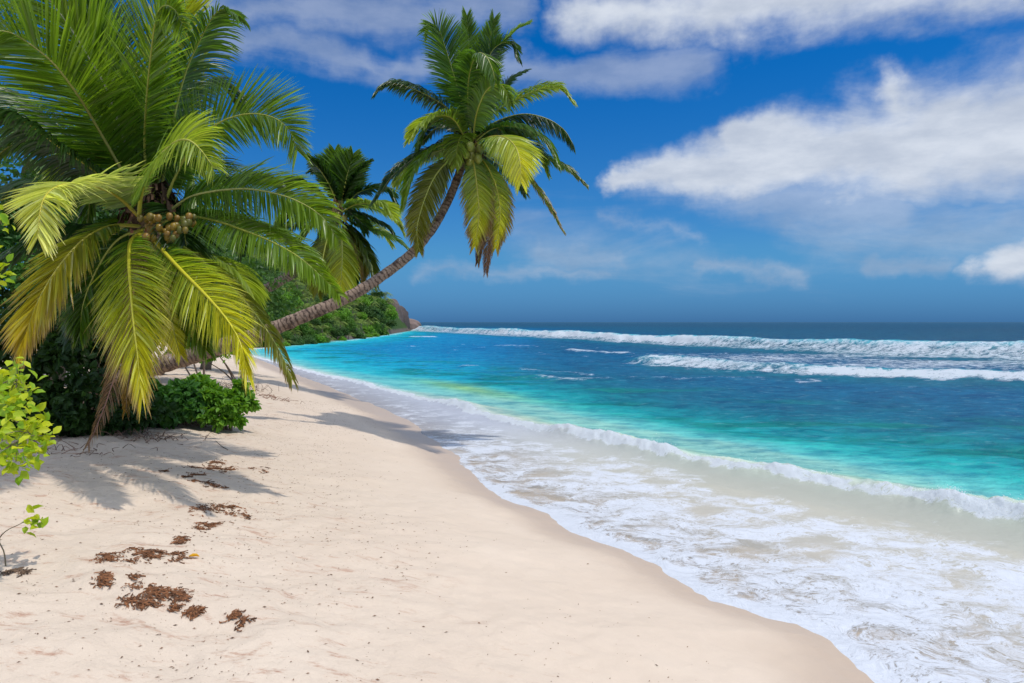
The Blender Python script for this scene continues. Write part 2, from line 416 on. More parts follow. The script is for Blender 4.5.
# swash foam sheet
tt = np.clip(s/np.maximum(s+np.maximum(-w, 0)+1e-3, .05), 0, 1)
nearf = ss(26, 9, y)
ws = w+.5*(ln-.5)
sheet = (.40+.30*nearf+.30*(fbm(x*1.1, y*1.1, 77, 4)-.5))*ss(.93, .55, tt+.4*(fbm(x*.8, y*.8, 71, 4)-.5))*(w < .3)
lowf = .24*(w < .3)
edge = (.95*ss(20, 9, y)+.15)*np.exp(-np.maximum(s-.02, 0)/(.10+.35*fbm(x*1.5, y*1.5, 73, 2)))
patch = ss(.60, .74, fbm(x*.55+3, y*.55, 75, 3))
foam = np.maximum(np.maximum(sheet*(1-.35*patch), lowf), edge)*(s > -.6)*(w < .3)
# shore break
crestn = fbm(x*.9, y*.9, 81, 4); amp = (.035+.23*ss(.30, .62, fbm(x*.22+5, y*.22, 83, 2)))*ss(45, 12, y)*ss(-1, 4, y)
amp = amp*(1+.0*x)
wc = w+.22*(fbm(x*1.3, y*1.3, 85, 3)-.5)
prof = np.where(wc < 0, np.exp(-(wc/.44)**2), np.exp(-(wc/.75)**2))
lump = ss(-.55, -.15, wc)*ss(.42, .10, wc)
z = z+amp*prof+lump*ss(40, 14, y)*(.17*(fbm(x*2.2, y*2.2, 87, 4, .5)-.42)+.07*(fbm(x*8, y*8, 89, 3)-.45))*(.25+amp*4)
brk = ss(-.50, -.22, wc+.35*(fbm(x*4, y*4, 90, 4)-.5))*ss(.20, -.10, wc+.5*(crestn-.5)+.2*(fbm(x*9, y*9, 94, 2)-.5))*(.55+.75*fbm(x*2, y*2, 92, 4))
foam = np.maximum(foam, brk*(1.0+.1*ss(8, 20, y)))
sp_mask = brk*ss(.05, .14, amp)
foam = np.maximum(foam, .42*ss(1.6, .3, w)*(w > 0)*ss(10, 30, y))
# green translucent back of the little wave
back = (ss(.1, .35, wc)*ss(1.3, .5, wc)*np.clip(amp*4, 0, 1)*ss(30, 12, y))[:, None]
C = C*(1-back*.55)+np.array([.42, .66, .42])*back*.55
# outer breakers
def breaker(line, ht, front, backw, foamfront, seed, cyan, endL, endR):
    global z, foam, C
    pts = [G0(*p) for p in line]
    d = segdist(pts, x, y)
    px_ = np.array([p[0] for p in pts]); py_ = np.array([p[1] for p in pts])
    cy = np.interp(x, px_, py_); sg = y-cy            # + seaward
    slope = np.gradient(py_, px_); cs = 1/np.sqrt(1+np.interp(x, px_, slope)**2)
    d = sg*cs+front*1.3*(fbm(x*.12, y*.05, seed, 3)-.5)*2+front*.9*(fbm(x*.6, y*.2, seed+1, 4)-.5)
    inr = ss(px_[0]-endL*.2, px_[0]+endL, x)*ss(px_[-1]+endR, px_[-1], x)
    h = ht*(.45+1.05*fbm(x*.08, x*0+seed, seed+3, 3))*inr
    pr = np.where(d < 0, np.exp(-(d/front)**2), np.exp(-(d/backw)**2))
    z = z+h*pr
    tumb = ss(-front*1.9, -front*.8, d)*ss(front*.1, -front*.5, d+front*1.5*(fbm(x*.5, y*.5, seed+5, 3)-.5)+front*cyan*2.1*ss(.38, .52, fbm(x*.06, x*0, seed+6, 3)))
    z = z+tumb*inr*ht*.24*(fbm(x*1.2, y*1.2, seed+7, 4)-.4)
    f = tumb*(.75+.35*fbm(x*.3, y*.3, seed+8, 4))*(1-cyan*.55*ss(.50, .62, fbm(x*.045+3, x*0, seed+12, 3))*ss(-front*1.1, -front*.3, d))
    f = np.maximum(f, ss(-front*foamfront, -front*1.2, d)*(d < 0)*(.62+.5*(fbm(x*.2, y*.4, seed+9, 3)-.5)))
    f = np.maximum(f, .27*ss(backw*2.0, 0, d)*(d > 0))
    k3 = (ss(-front*9, -front*2.0, d)*(d < 0)*inr*.6)[:, None]; C = C*(1-k3)+np.array([.010, .165, .20])*k3
    foam = np.maximum(foam, f*inr)
    k = (ss(-front*.9, -front*.2, d)*ss(front*1.0, 0, d)*inr*cyan)[:, None]
    C = C*(1-k)+np.array([.07, .46, .52])*k
    return d
breaker([(395,329.3),(420,330.5),(500,334.5),(600,339),(712,345),(850,351),(1024,357),(1300,366)], 1.35, 1.7, 4.0, 5.5, 101, 1.0, 14, 5)
breaker([(618,362),(660,364.5),(712,367),(850,372.5),(1024,379),(1300,388)], .44, 1.0, 2.4, 2.6, 131, .5, 1.8, 5)
foam = np.maximum(foam, .62*ss(30, 44, y)*ss(66, 56, y-x*0)*ss(6, 14, x)*ss(-.3, .6, fbm(x*.1, y*.25, 141, 3)-.1)*.95)
def line_foam(line, wd, st, seed):
    global foam, z
    pts = [G0(*p) for p in line]; d = segdist(pts, x, y)
    k = np.exp(-(d/wd)**2)*st*(.7+.6*fbm(x*.4, y*.8, seed, 3)); foam = np.maximum(foam, k)
    z = z+.25*np.exp(-(d/wd)**2)*min(1, st)
line_foam([(415,337.5),(430,337.5)], 1.6, 1.0, 151)
line_foam([(572,351),(600,352.5),(625,355)], .9, .75, 153)
line_foam([(498,346),(530,346.5)], 1.2, .55, 155)
line_foam([(540,377),(575,381),(600,380)], .8, .52, 157)
line_foam([(520,370),(560,373),(590,376)], .6, .45, 158)
line_foam([(465,367),(476,368)], .5, .5, 159)
line_foam([(630,378),(700,380),(760,379)], .6, .42, 160)
line_foam([(300,343.5),(345,341.5),(372,338),(400,334)], 1.2, .6, 161)
# scattered small whitecaps
wcp = ss(.70, .80, fbm(x*.35, y*.9, 171, 4))*ss(5, 14, w)*ss(200, 60, dist)*.48
foam = np.maximum(foam, wcp)
swash = ss(.5, -.2, w)
opac = np.clip(.10+.5*np.clip(s/2.0, 0, 1)+.45*ss(11, 20, y)+.8*ss(-.6, 1.0, w), 0, 1)
V = np.stack([x, y, z], 1)
wm = mesh_np('sea', V, Q, col=C, attrs={'dense': dense, 'foam': foam, 'opac': opac, 'swash': swash, 'far': ss(60, 600, dist)})
tag(link('sea', wm, M_WATER), kind='structure')

# spray thrown up by the little shore break and the outer breakers
mb = MB(); tv, tf = ICO1
rg = np.random.default_rng(3)
sel = np.where((sp_mask > .45) & (y < 26) & (y > 5) & (np.abs(x) < y))[0]
wt = (y[sel]**-1.2)*sp_mask[sel]; wt = wt/wt.sum()
n_ = 5000; pick = rg.choice(sel, n_, p=wt)
bx_ = x[pick]+rg.normal(0, .03, n_); by_ = y[pick]+rg.normal(0, .03, n_)
burst = ss(.45, .75, fbm(bx_*1.6, by_*1.6, 311, 3))
hz_ = z[pick]+np.abs(rg.normal(0, 1, n_))*(.012+.05*burst)*np.clip(amp[pick]*4, .3, 1.3)
rr_ = .002+.005*rg.random(n_)**3
V_ = (tv[None]*rr_[:, None, None]*(1+.5*(rg.random((n_, len(tv), 1))-.5)))+np.stack([bx_, by_, hz_], 1)[:, None, :]
T_ = tf[None]+(np.arange(n_)*len(tv))[:, None, None]
mb.add(V_.reshape(-1, 3), None, T_.reshape(-1, 3))
tag(mb.build('wave_spray', M_SPRAY), kind='stuff')

# ------------------------------------------------------------------ leaf clouds
LEAF8 = np.array([(0,0,0),(.5,.38,.10),(-.5,.38,.10),(.40,.72,.06),(-.40,.72,.06),(0,.40,-.04),(0,.74,-.06),(0,1,-.16)], float)
LEAF8T = np.array([(0,1,5),(0,5,2),(5,3,6),(5,1,3),(2,5,6),(2,6,4),(6,3,7),(6,7,4)])
LEAF4 = np.array([(0,0,0),(.5,.5,.08),(-.5,.5,.08),(0,1,0)], float); LEAF4T = np.array([(0,1,3),(0,3,2)])
def place_leaves(base, d, n, size, wid, tpl, tri, cols, mb):
    d = nrm(d); n = nrm(n-d*np.sum(d*n, 1, keepdims=True)); w = np.cross(d, n)
    sz = size[:, None, None]
    V = base[:, None, :]+sz*(tpl[None, :, 0:1]*w[:, None, :]*wid+tpl[None, :, 1:2]*d[:, None, :]+tpl[None, :, 2:3]*n[:, None, :])
    T = tri[None]+(np.arange(len(base))*len(tpl))[:, None, None]
    C = np.repeat(cols, len(tpl), axis=0)
    mb.add(V.reshape(-1, 3), None, T.reshape(-1, 3), C)
def cloud(blobs, n, size, c0, c1, seed, wid=.55, fine=False, inner=.45, up=.5, sub=1.0):
    """leaves spread through uneven clumps; blobs = [(centre, (rx,ry,rz))]"""
    rg = np.random.default_rng(seed); mb = MB()
    cen = np.array([b[0] for b in blobs], float); rad = np.array([b[1] for b in blobs], float)
    # sub clumps around each blob
    k = 14; sc = []; sr = []
    for c, r in zip(cen, rad):
        dd = nrm(rg.normal(size=(k, 3))); dd[:, 2] = np.abs(dd[:, 2])*1.1-.25
        sc.append(c+dd*r*.72*sub); sr.append(np.outer(.30+.22*rg.random(k), r))
    sc = np.concatenate(sc); sr = np.concatenate(sr); tone = rg.random(len(sc))
    i = rg.integers(0, len(sc), n); dd = nrm(rg.normal(size=(n, 3)))
    rr = inner+(1.05-inner)*rg.random(n)**.5
    p = sc[i]+dd*sr[i]*rr[:, None]
    nn = nrm(dd*.8+np.array([0, 0, up])+rg.normal(0, .35, (n, 3)))
    d = nrm(rg.normal(size=(n, 3))+dd*.7+np.array([0, 0, -.35]))
    t = np.clip(.55*tone[i]+.45*rg.random(n), 0, 1)[:, None]
    cols = np.array(c0)*(1-t)+np.array(c1)*t
    place_leaves(p, d, nn, size*(.65+.7*rg.random(n)), wid, LEAF8 if fine else LEAF4, LEAF8T if fine else LEAF4T, cols, mb)
    return mb

# ------------------------------------------------------------------ palms
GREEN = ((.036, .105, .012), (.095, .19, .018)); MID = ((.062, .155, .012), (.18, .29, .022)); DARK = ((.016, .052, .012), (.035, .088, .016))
YEL = ((.095, .22, .025), (.60, .60, .05)); LIME = ((.10, .21, .02), (.30, .38, .05))
DEAD = ((.17, .10, .06), (.24, .15, .10)); PALE = ((.22, .33, .10), (.56, .60, .22))
def frond(root, pts, L=.85, n=88, g=.5, tint=GREEN, brown=.0, wid=.05, lift=.25, side=None, twist=0, rib=None, seed=0, r0=.03, dens=1.0, stations=5, frontside=(1, 1), face=None, a0=64):
    rg = np.random.default_rng(seed+1000)
    C, LEN = catmull(pts, 48)
    ch = C[-1]-C[0]; chh = np.array([ch[0], ch[1], 0.])
    if face is not None: S0 = None
    elif side is not None: S0 = np.array(side, float)
    else:
        if np.linalg.norm(chh) < .35*LEN*.3: chh = np.array([0, -1., 0])
        S0 = nrm(np.cross(chh, [0, 0, 1.]))
    if S0 is None:
        T = nrm(np.gradient(C, axis=0)); S = nrm(np.cross(T, np.array(face, float))); N = np.cross(S, T)
    else: T, S, N = frames(C, S0)
    a = R(twist); S, N = S*math.cos(a)+N*math.sin(a), N*math.cos(a)-S*math.sin(a)
    # leaflets
    t0 = .13; mb = MB(); n = int(n*2.1); wid = wid*.70
    for sg in (1, -1):
        m = n; t = t0+(1-t0)*(np.arange(m)+rg.random(m)*.6)/m; t = np.clip(t, 0, .998)
        ok = rg.random(m) < dens; t = t[ok]; m = len(t)
        f = t*47; i0 = np.minimum(f.astype(int), 46); fr = (f-i0)[:, None]
        pc = C[i0]*(1-fr)+C[i0+1]*fr; Tt = nrm(T[i0]*(1-fr)+T[i0+1]*fr); St = nrm(S[i0]*(1-fr)+S[i0+1]*fr); Nt = nrm(N[i0]*(1-fr)+N[i0+1]*fr)
        tn = (t-t0)/(1-t0)
        ang = np.radians(a0-38*tn**1.3+rg.normal(0, 2.6, m))
        l = L*frontside[0 if sg > 0 else 1]*(.45+.55*ss(0, .28, tn))*(1-.58*ss(.55, 1, tn))*(.88+.24*rg.random(m))
        lf = lift+rg.normal(0, .08, m)
        d = sg*St*np.sin(ang)[:, None]+Tt*np.cos(ang)[:, None]+Nt*lf[:, None]
        d = nrm(d)
        gg = g*(.75+.5*rg.random(m))
        ks = stations; P_ = pc.copy(); rows = []; dirs = []
        q = np.linspace(0, 1, ks+1)
        for j in range(ks+1):
            rows.append(P_.copy()); dd = nrm(d+np.array([0, 0, -1.])*(gg*(q[j]**1.1)*2.2)[:, None]); dirs.append(dd)
            P_ = P_+dd*(l/ks)[:, None]
        ph = np.radians(28+rg.normal(0, 22, m))
        wd0 = Tt*np.cos(ph)[:, None]+Nt*np.sin(ph)[:, None]*1.0
        prof = np.interp(q, [0, .15, .5, .85, 1], [.45, 1, .95, .5, .06])
        VV = []
        for j in range(ks+1):
            dd = dirs[j]; wv = nrm(wd0-dd*np.sum(dd*wd0, 1, keepdims=True)); nv = np.cross(wv, dd)
            hw = wid*.5*prof[j]
            VV += [rows[j]-wv*hw+nv*hw*.35, rows[j], rows[j]+wv*hw+nv*hw*.35]
        VV = np.stack(VV, 1)                                  # m, 3(ks+1), 3
        nv_ = 3*(ks+1); qq = []
        for j in range(ks):
            b = 3*j; qq += [(b, b+1, b+4, b+3), (b+1, b+2, b+5, b+4)]
        Qm = np.array(qq)[None]+(np.arange(m)*nv_)[:, None, None]
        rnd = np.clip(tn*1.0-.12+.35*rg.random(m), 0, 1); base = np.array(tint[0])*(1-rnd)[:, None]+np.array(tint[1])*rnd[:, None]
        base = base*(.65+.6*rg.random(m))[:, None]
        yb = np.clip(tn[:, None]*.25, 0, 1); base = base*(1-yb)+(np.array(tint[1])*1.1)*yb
        cc = np.repeat(base[:, None, :], nv_, 1); qv = np.repeat(q, 3)[None, :, None]
        bf = np.clip((qv-1+brown*(.5+.9*tn)[:, None, None])*3.5, 0, 1)*(.6+.4*rg.random((m, 1, 1)))
        if brown > 0: cc = cc*(1-bf)+np.array([.26, .15, .11])*bf
        mb.add(VV.reshape(-1, 3), Qm.reshape(-1, 4), None, cc.reshape(-1, 3))
    o = mb.build('frond', M_FROND, root)
    rc = rib if rib is not None else (.34, .35, .05)
    V, Q, T1 = tube(C, np.linspace(r0, r0*.16, 48), 6)
    b2 = MB(); b2.add(V-np.array(root.location), Q, T1, rc)
    VV, QQ, TT, CC = b2.get(); link('midrib', mesh_np('midrib', VV, QQ, TT, col=CC), M_RIB, o)
    return o
def trunk(root, pts, r, name='trunk', n=90):
    C, L = catmull(pts, n); u = np.linspace(0, 1, n)
    rad = np.interp(u, np.linspace(0, 1, len(r)), r)*(1+.05*np.sin(u*L*11*2*math.pi/1.0)*.6+.05*(RNG.random(n)-.5))
    V, Q, T = tube(C, rad, 14, rough=.07)
    ln = np.append(np.repeat(u*L, 14), [0, L])
    return child(name, V, Q, T, M_TRUNK, root, attrs={'len': ln})
def nuts(root, c, n, spread, r, seed, cols):
    rg = np.random.default_rng(seed); v, t = ICO2
    for i in range(n):
        p = np.array(c)+rg.uniform(-1, 1, 3)*np.array(spread)
        k = rg.random(3)[:, None].T*.0; cc = cols[int(rg.integers(len(cols)))]
        V = v*np.array([r*.86, r*.86, r*1.12])*(.85+.3*rg.random()); V[:, 2] += .15*r*np.abs(V[:, 0]/r)
        b = MB(); b.add(V+p, None, t, cc); b.build('coconut', M_NUT, root)
def sheath(root, c, n, r, drop, seed, name='leaf_sheath'):
    rg = np.random.default_rng(seed); mb = MB()
    for i in range(n):
        a = rg.random()*6.283; d = np.array([math.cos(a), math.sin(a), 0]); L = r*(.7+rg.random())
        p0 = np.array(c)+d*r*.25+np.array([0, 0, rg.uniform(-.1, .35)])
        p1 = p0+d*L*.5+np.array([0, 0, .15-.3*rg.random()]); p2 = p1+d*L*.2+np.array([0, 0, -drop*(.3+rg.random())])
        C, _ = catmull([p0, p1, p2], 8); w = .012+.02*rg.random(); sd = np.cross(d, [0, 0, 1.])
        V = np.concatenate([C-sd*w, C+sd*w+rg.normal(0, .01, C.shape)]); Q = [(k, k+1, k+9, k+8) for k in range(7)]
        col = np.array([.10, .06, .035])*(.6+.8*rg.random()) if rg.random() < .85 else np.array([.28, .13, .07])
        mb.add(V, Q, None, col)
    mb.build(name, M_DRY, root)

# --- big palm on the left
Y0 = 9.2; KB = .8; YM = 15.5; KM = .86; YT = 23.5; KT = .94
def pp(base, lst, k=1): return [P(a, b, base+dy*k) for a, b, dy in lst]
def scl(kw, k, n=88, **o):
    q = {**dict(L=.85, wid=.05, n=n, r0=.03), **o, **kw}; q['L'] *= k; q['wid'] *= k; q['r0'] *= k; return q
big = empty('coconut_palm', (*P(100, 404, 12.4)[:2], 1.15), 'big coconut palm at the left edge with drooping yellow tipped fronds and a coconut bunch', 'palm tree')
trunk(big, [np.array([P(92, 404, 12.7)[0], 12.7, 1.0]), P(104, 370, 12.1), P(118, 320, 11.2), P(136, 268, 10.1), P(149, 232, 9.4), P(152, 210, 9.2)], [.24, .18, .16, .15, .15])
FB = [
 ([(150,212,0),(145,150,-.3),(146,110,-.7),(150,65,-1.1),(156,20,-1.5),(164,6,-1.9),(175,10,-2.3),(183,26,-2.6)], dict(L=1.05, g=.06, tint=MID, lift=.12, face=(-.25,-1,0), n=105, wid=.045, a0=56)),
 ([(148,212,.1),(124,140,-.2),(108,92,-.5),(88,56,-.8),(68,24,-1.0),(46,-4,-1.2),(20,-32,-1.4)], dict(L=1.15, g=.08, tint=MID, lift=.12, face=(.1,-1,-.2), a0=60, rib=(.35,.36,.22))),
 ([(145,212,-.1),(116,160,-.6),(92,118,-1.1),(77,94,-1.5),(53,63,-1.9),(24,40,-2.2),(2,31,-2.5),(-22,36,-2.7),(-38,55,-2.9)], dict(L=1.05, g=.10, tint=MID, lift=.12, face=(.2,-1,.1), rib=(.34,.32,.08), n=95)),
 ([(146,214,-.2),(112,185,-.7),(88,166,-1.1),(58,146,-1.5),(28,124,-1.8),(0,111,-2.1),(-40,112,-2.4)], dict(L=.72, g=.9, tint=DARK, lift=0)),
 ([(140,218,-.5),(122,200,-1.1),(104,189,-1.6),(84,184,-2.1),(62,185,-2.6),(48,193,-2.9),(41,208,-3.2),(38,236,-3.4)], dict(L=.98, g=.14, tint=PALE, lift=.0, face=(-.1,-1,.75), frontside=(.7,1.05), rib=(.5,.42,.04), wid=.05, brown=.10, n=90)),
 ([(158,212,.1),(168,150,.1),(178,100,.1),(188,66,.0),(201,38,-.2),(212,18,-.4),(223,9,-.5),(236,15,-.6)], dict(L=.85, g=.55, tint=GREEN, lift=.0)),
 ([(154,212,.3),(162,120,.4),(172,60,.4),(184,12,.3),(198,-18,.2),(214,-30,0)], dict(L=.95, g=.12, tint=YEL, lift=.1, face=(0,-1,0), a0=50)),
 ([(160,214,-.1),(178,172,-.3),(195,144,-.5),(219,123,-.7),(247,114,-.9),(272,117,-1.1),(289,130,-1.3),(297,150,-1.4)], dict(L=.90, g=.12, tint=MID, lift=.1, face=(-.1,-1,.35), n=100)),
 ([(139,216,-1.0),(141,196,-1.4),(147,178,-1.8),(158,159,-2.2),(174,143,-2.6),(188,140,-2.9),(201,150,-3.1),(214,168,-3.3)], dict(L=.72, g=.28, tint=LIME, lift=.05, face=(-.3,-.8,.6), wid=.04, rib=(.40,.40,.05), n=60, r0=.035)),
 ([(163,216,-.2),(182,202,-.4),(200,194,-.6),(238,189,-.8),(268,192,-1.0),(297,201,-1.2),(321,216,-1.4),(337,238,-1.5)], dict(L=.76, g=.3, tint=MID, lift=.1, face=(0,-.9,.6), n=100, rib=(.36,.36,.10))),
 ([(160,222,-.3),(188,217,-.6),(215,221,-.9),(245,231,-1.2),(272,242,-1.4),(300,258,-1.6),(325,280,-1.7),(338,294,-1.8)], dict(L=.58, g=.45, tint=MID, lift=.15, face=(0,-.7,.8), n=100)),
 ([(152,236,-.6),(166,254,-1.2),(184,273,-1.7),(205,294,-2.2),(226,318,-2.6),(240,342,-2.9),(247,372,-3.1)], dict(L=.80, g=.22, tint=YEL, lift=.0, a0=48, face=(.1,-1,.4), rib=(.55,.50,.03), n=100, wid=.042, r0=.04, brown=.16)),
 ([(160,232,-.3),(185,248,-.7),(212,269,-1.0),(240,296,-1.3),(263,325,-1.5),(281,354,-1.6),(292,380,-1.7)], dict(L=.55, g=.7, tint=((.10,.15,.012),(.20,.22,.02)), lift=.05, n=85, wid=.036, brown=.25)),
 ([(142,232,-.6),(131,242,-1.2),(129,262,-1.7),(131,292,-2.2),(134,325,-2.6),(138,358,-2.9),(141,392,-3.1)], dict(L=.92, g=.22, tint=YEL, lift=.0, a0=50, face=(0,-1,.3), rib=(.55,.50,.03), n=100, r0=.04, wid=.044, brown=.32)),
 ([(140,226,-.5),(112,226,-1.0),(86,238,-1.5),(62,263,-1.9),(43,292,-2.2),(30,322,-2.5),(22,350,-2.7)], dict(L=.86, g=.22, tint=((.07,.17,.025),(.62,.53,.06)), lift=.0, a0=48, face=(-.2,-1,.4), rib=(.40,.36,.04), n=90, brown=.30)),
 ([(152,236,-.2),(162,270,-.4),(168,305,-.6),(174,332,-.8),(180,354,-.9)], dict(L=.5, g=.4, tint=YEL, side=(1,.1,0), n=60, brown=.2)),
 ([(146,236,-.5),(136,280,-.9),(126,330,-1.2),(117,368,-1.3),(107,400,-1.35),(96,428,-1.4),(88,446,-1.4)], dict(L=.38, g=.85, tint=DEAD, lift=0, side=(1,0,0), rib=(.24,.12,.09), n=80, wid=.018, dens=.8, r0=.026)),
 ([(150,240,-.3),(142,300,-.6),(134,350,-.8),(128,385,-.9),(126,412,-.9)], dict(L=.36, g=.9, tint=((.14,.09,.03),(.26,.16,.03)), lift=0, side=(1,.2,0), rib=(.2,.13,.05), n=60, wid=.03)),
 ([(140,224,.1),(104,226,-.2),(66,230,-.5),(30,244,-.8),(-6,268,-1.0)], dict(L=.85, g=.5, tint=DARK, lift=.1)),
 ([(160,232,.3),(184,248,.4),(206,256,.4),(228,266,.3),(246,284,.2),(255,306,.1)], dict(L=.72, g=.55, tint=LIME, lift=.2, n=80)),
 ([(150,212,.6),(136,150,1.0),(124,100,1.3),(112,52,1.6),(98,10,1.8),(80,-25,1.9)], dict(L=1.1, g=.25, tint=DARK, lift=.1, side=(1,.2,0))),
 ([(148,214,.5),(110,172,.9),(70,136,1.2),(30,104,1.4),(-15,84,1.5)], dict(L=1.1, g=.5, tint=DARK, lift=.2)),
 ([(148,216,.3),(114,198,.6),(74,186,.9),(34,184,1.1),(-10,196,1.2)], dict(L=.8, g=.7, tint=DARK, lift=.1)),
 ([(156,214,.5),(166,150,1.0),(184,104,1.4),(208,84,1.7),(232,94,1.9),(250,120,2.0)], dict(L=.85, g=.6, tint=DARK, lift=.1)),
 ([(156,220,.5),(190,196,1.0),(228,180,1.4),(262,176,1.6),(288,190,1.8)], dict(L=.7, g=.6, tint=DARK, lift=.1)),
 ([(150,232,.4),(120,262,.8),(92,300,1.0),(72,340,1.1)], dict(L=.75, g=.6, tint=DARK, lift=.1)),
 ([(146,228,-.1),(118,240,-.3),(98,268,-.5),(84,302,-.7),(80,332,-.8)], dict(L=.72, g=.3, tint=GREEN, lift=.0, face=(0,-1,.3), a0=58, brown=.15)),
 ([(152,234,-.1),(160,264,-.3),(176,296,-.5),(194,326,-.7),(206,350,-.8)], dict(L=.66, g=.35, tint=MID, lift=.0, face=(0,-1,.3), a0=58)),
 ([(150,214,.2),(132,160,.1),(116,118,0),(98,72,-.2),(92,30,-.4),(96,-10,-.5)], dict(L=.95, g=.15, tint=GREEN, lift=.1, face=(0,-1,0), a0=56)),
 ([(150,216,.1),(120,182,0),(84,156,-.2),(46,140,-.5),(10,146,-.7),(-14,170,-.8)], dict(L=.75, g=.5, tint=GREEN, lift=.1)),
 ([(152,232,.6),(176,270,1.0),(200,306,1.2),(214,340,1.3)], dict(L=.7, g=.6, tint=GREEN, lift=.1)),
]
for i, (pts, kw) in enumerate(FB): frond(big, pp(Y0, pts, KB), seed=i, **scl(kw, KB))
nuts(big, P(167, 228, 8.35), 34, (.31, .10, .15), .048, 5, [(.20,.15,.025), (.26,.17,.02), (.12,.12,.02), (.24,.14,.025)])
nuts(big, P(146, 244, 9.0), 5, (.08, .1, .08), .066, 6, [(.26,.22,.05), (.30,.24,.06)])
sheath(big, P(152, 212, 9.15), 130, .34, .2, 9)

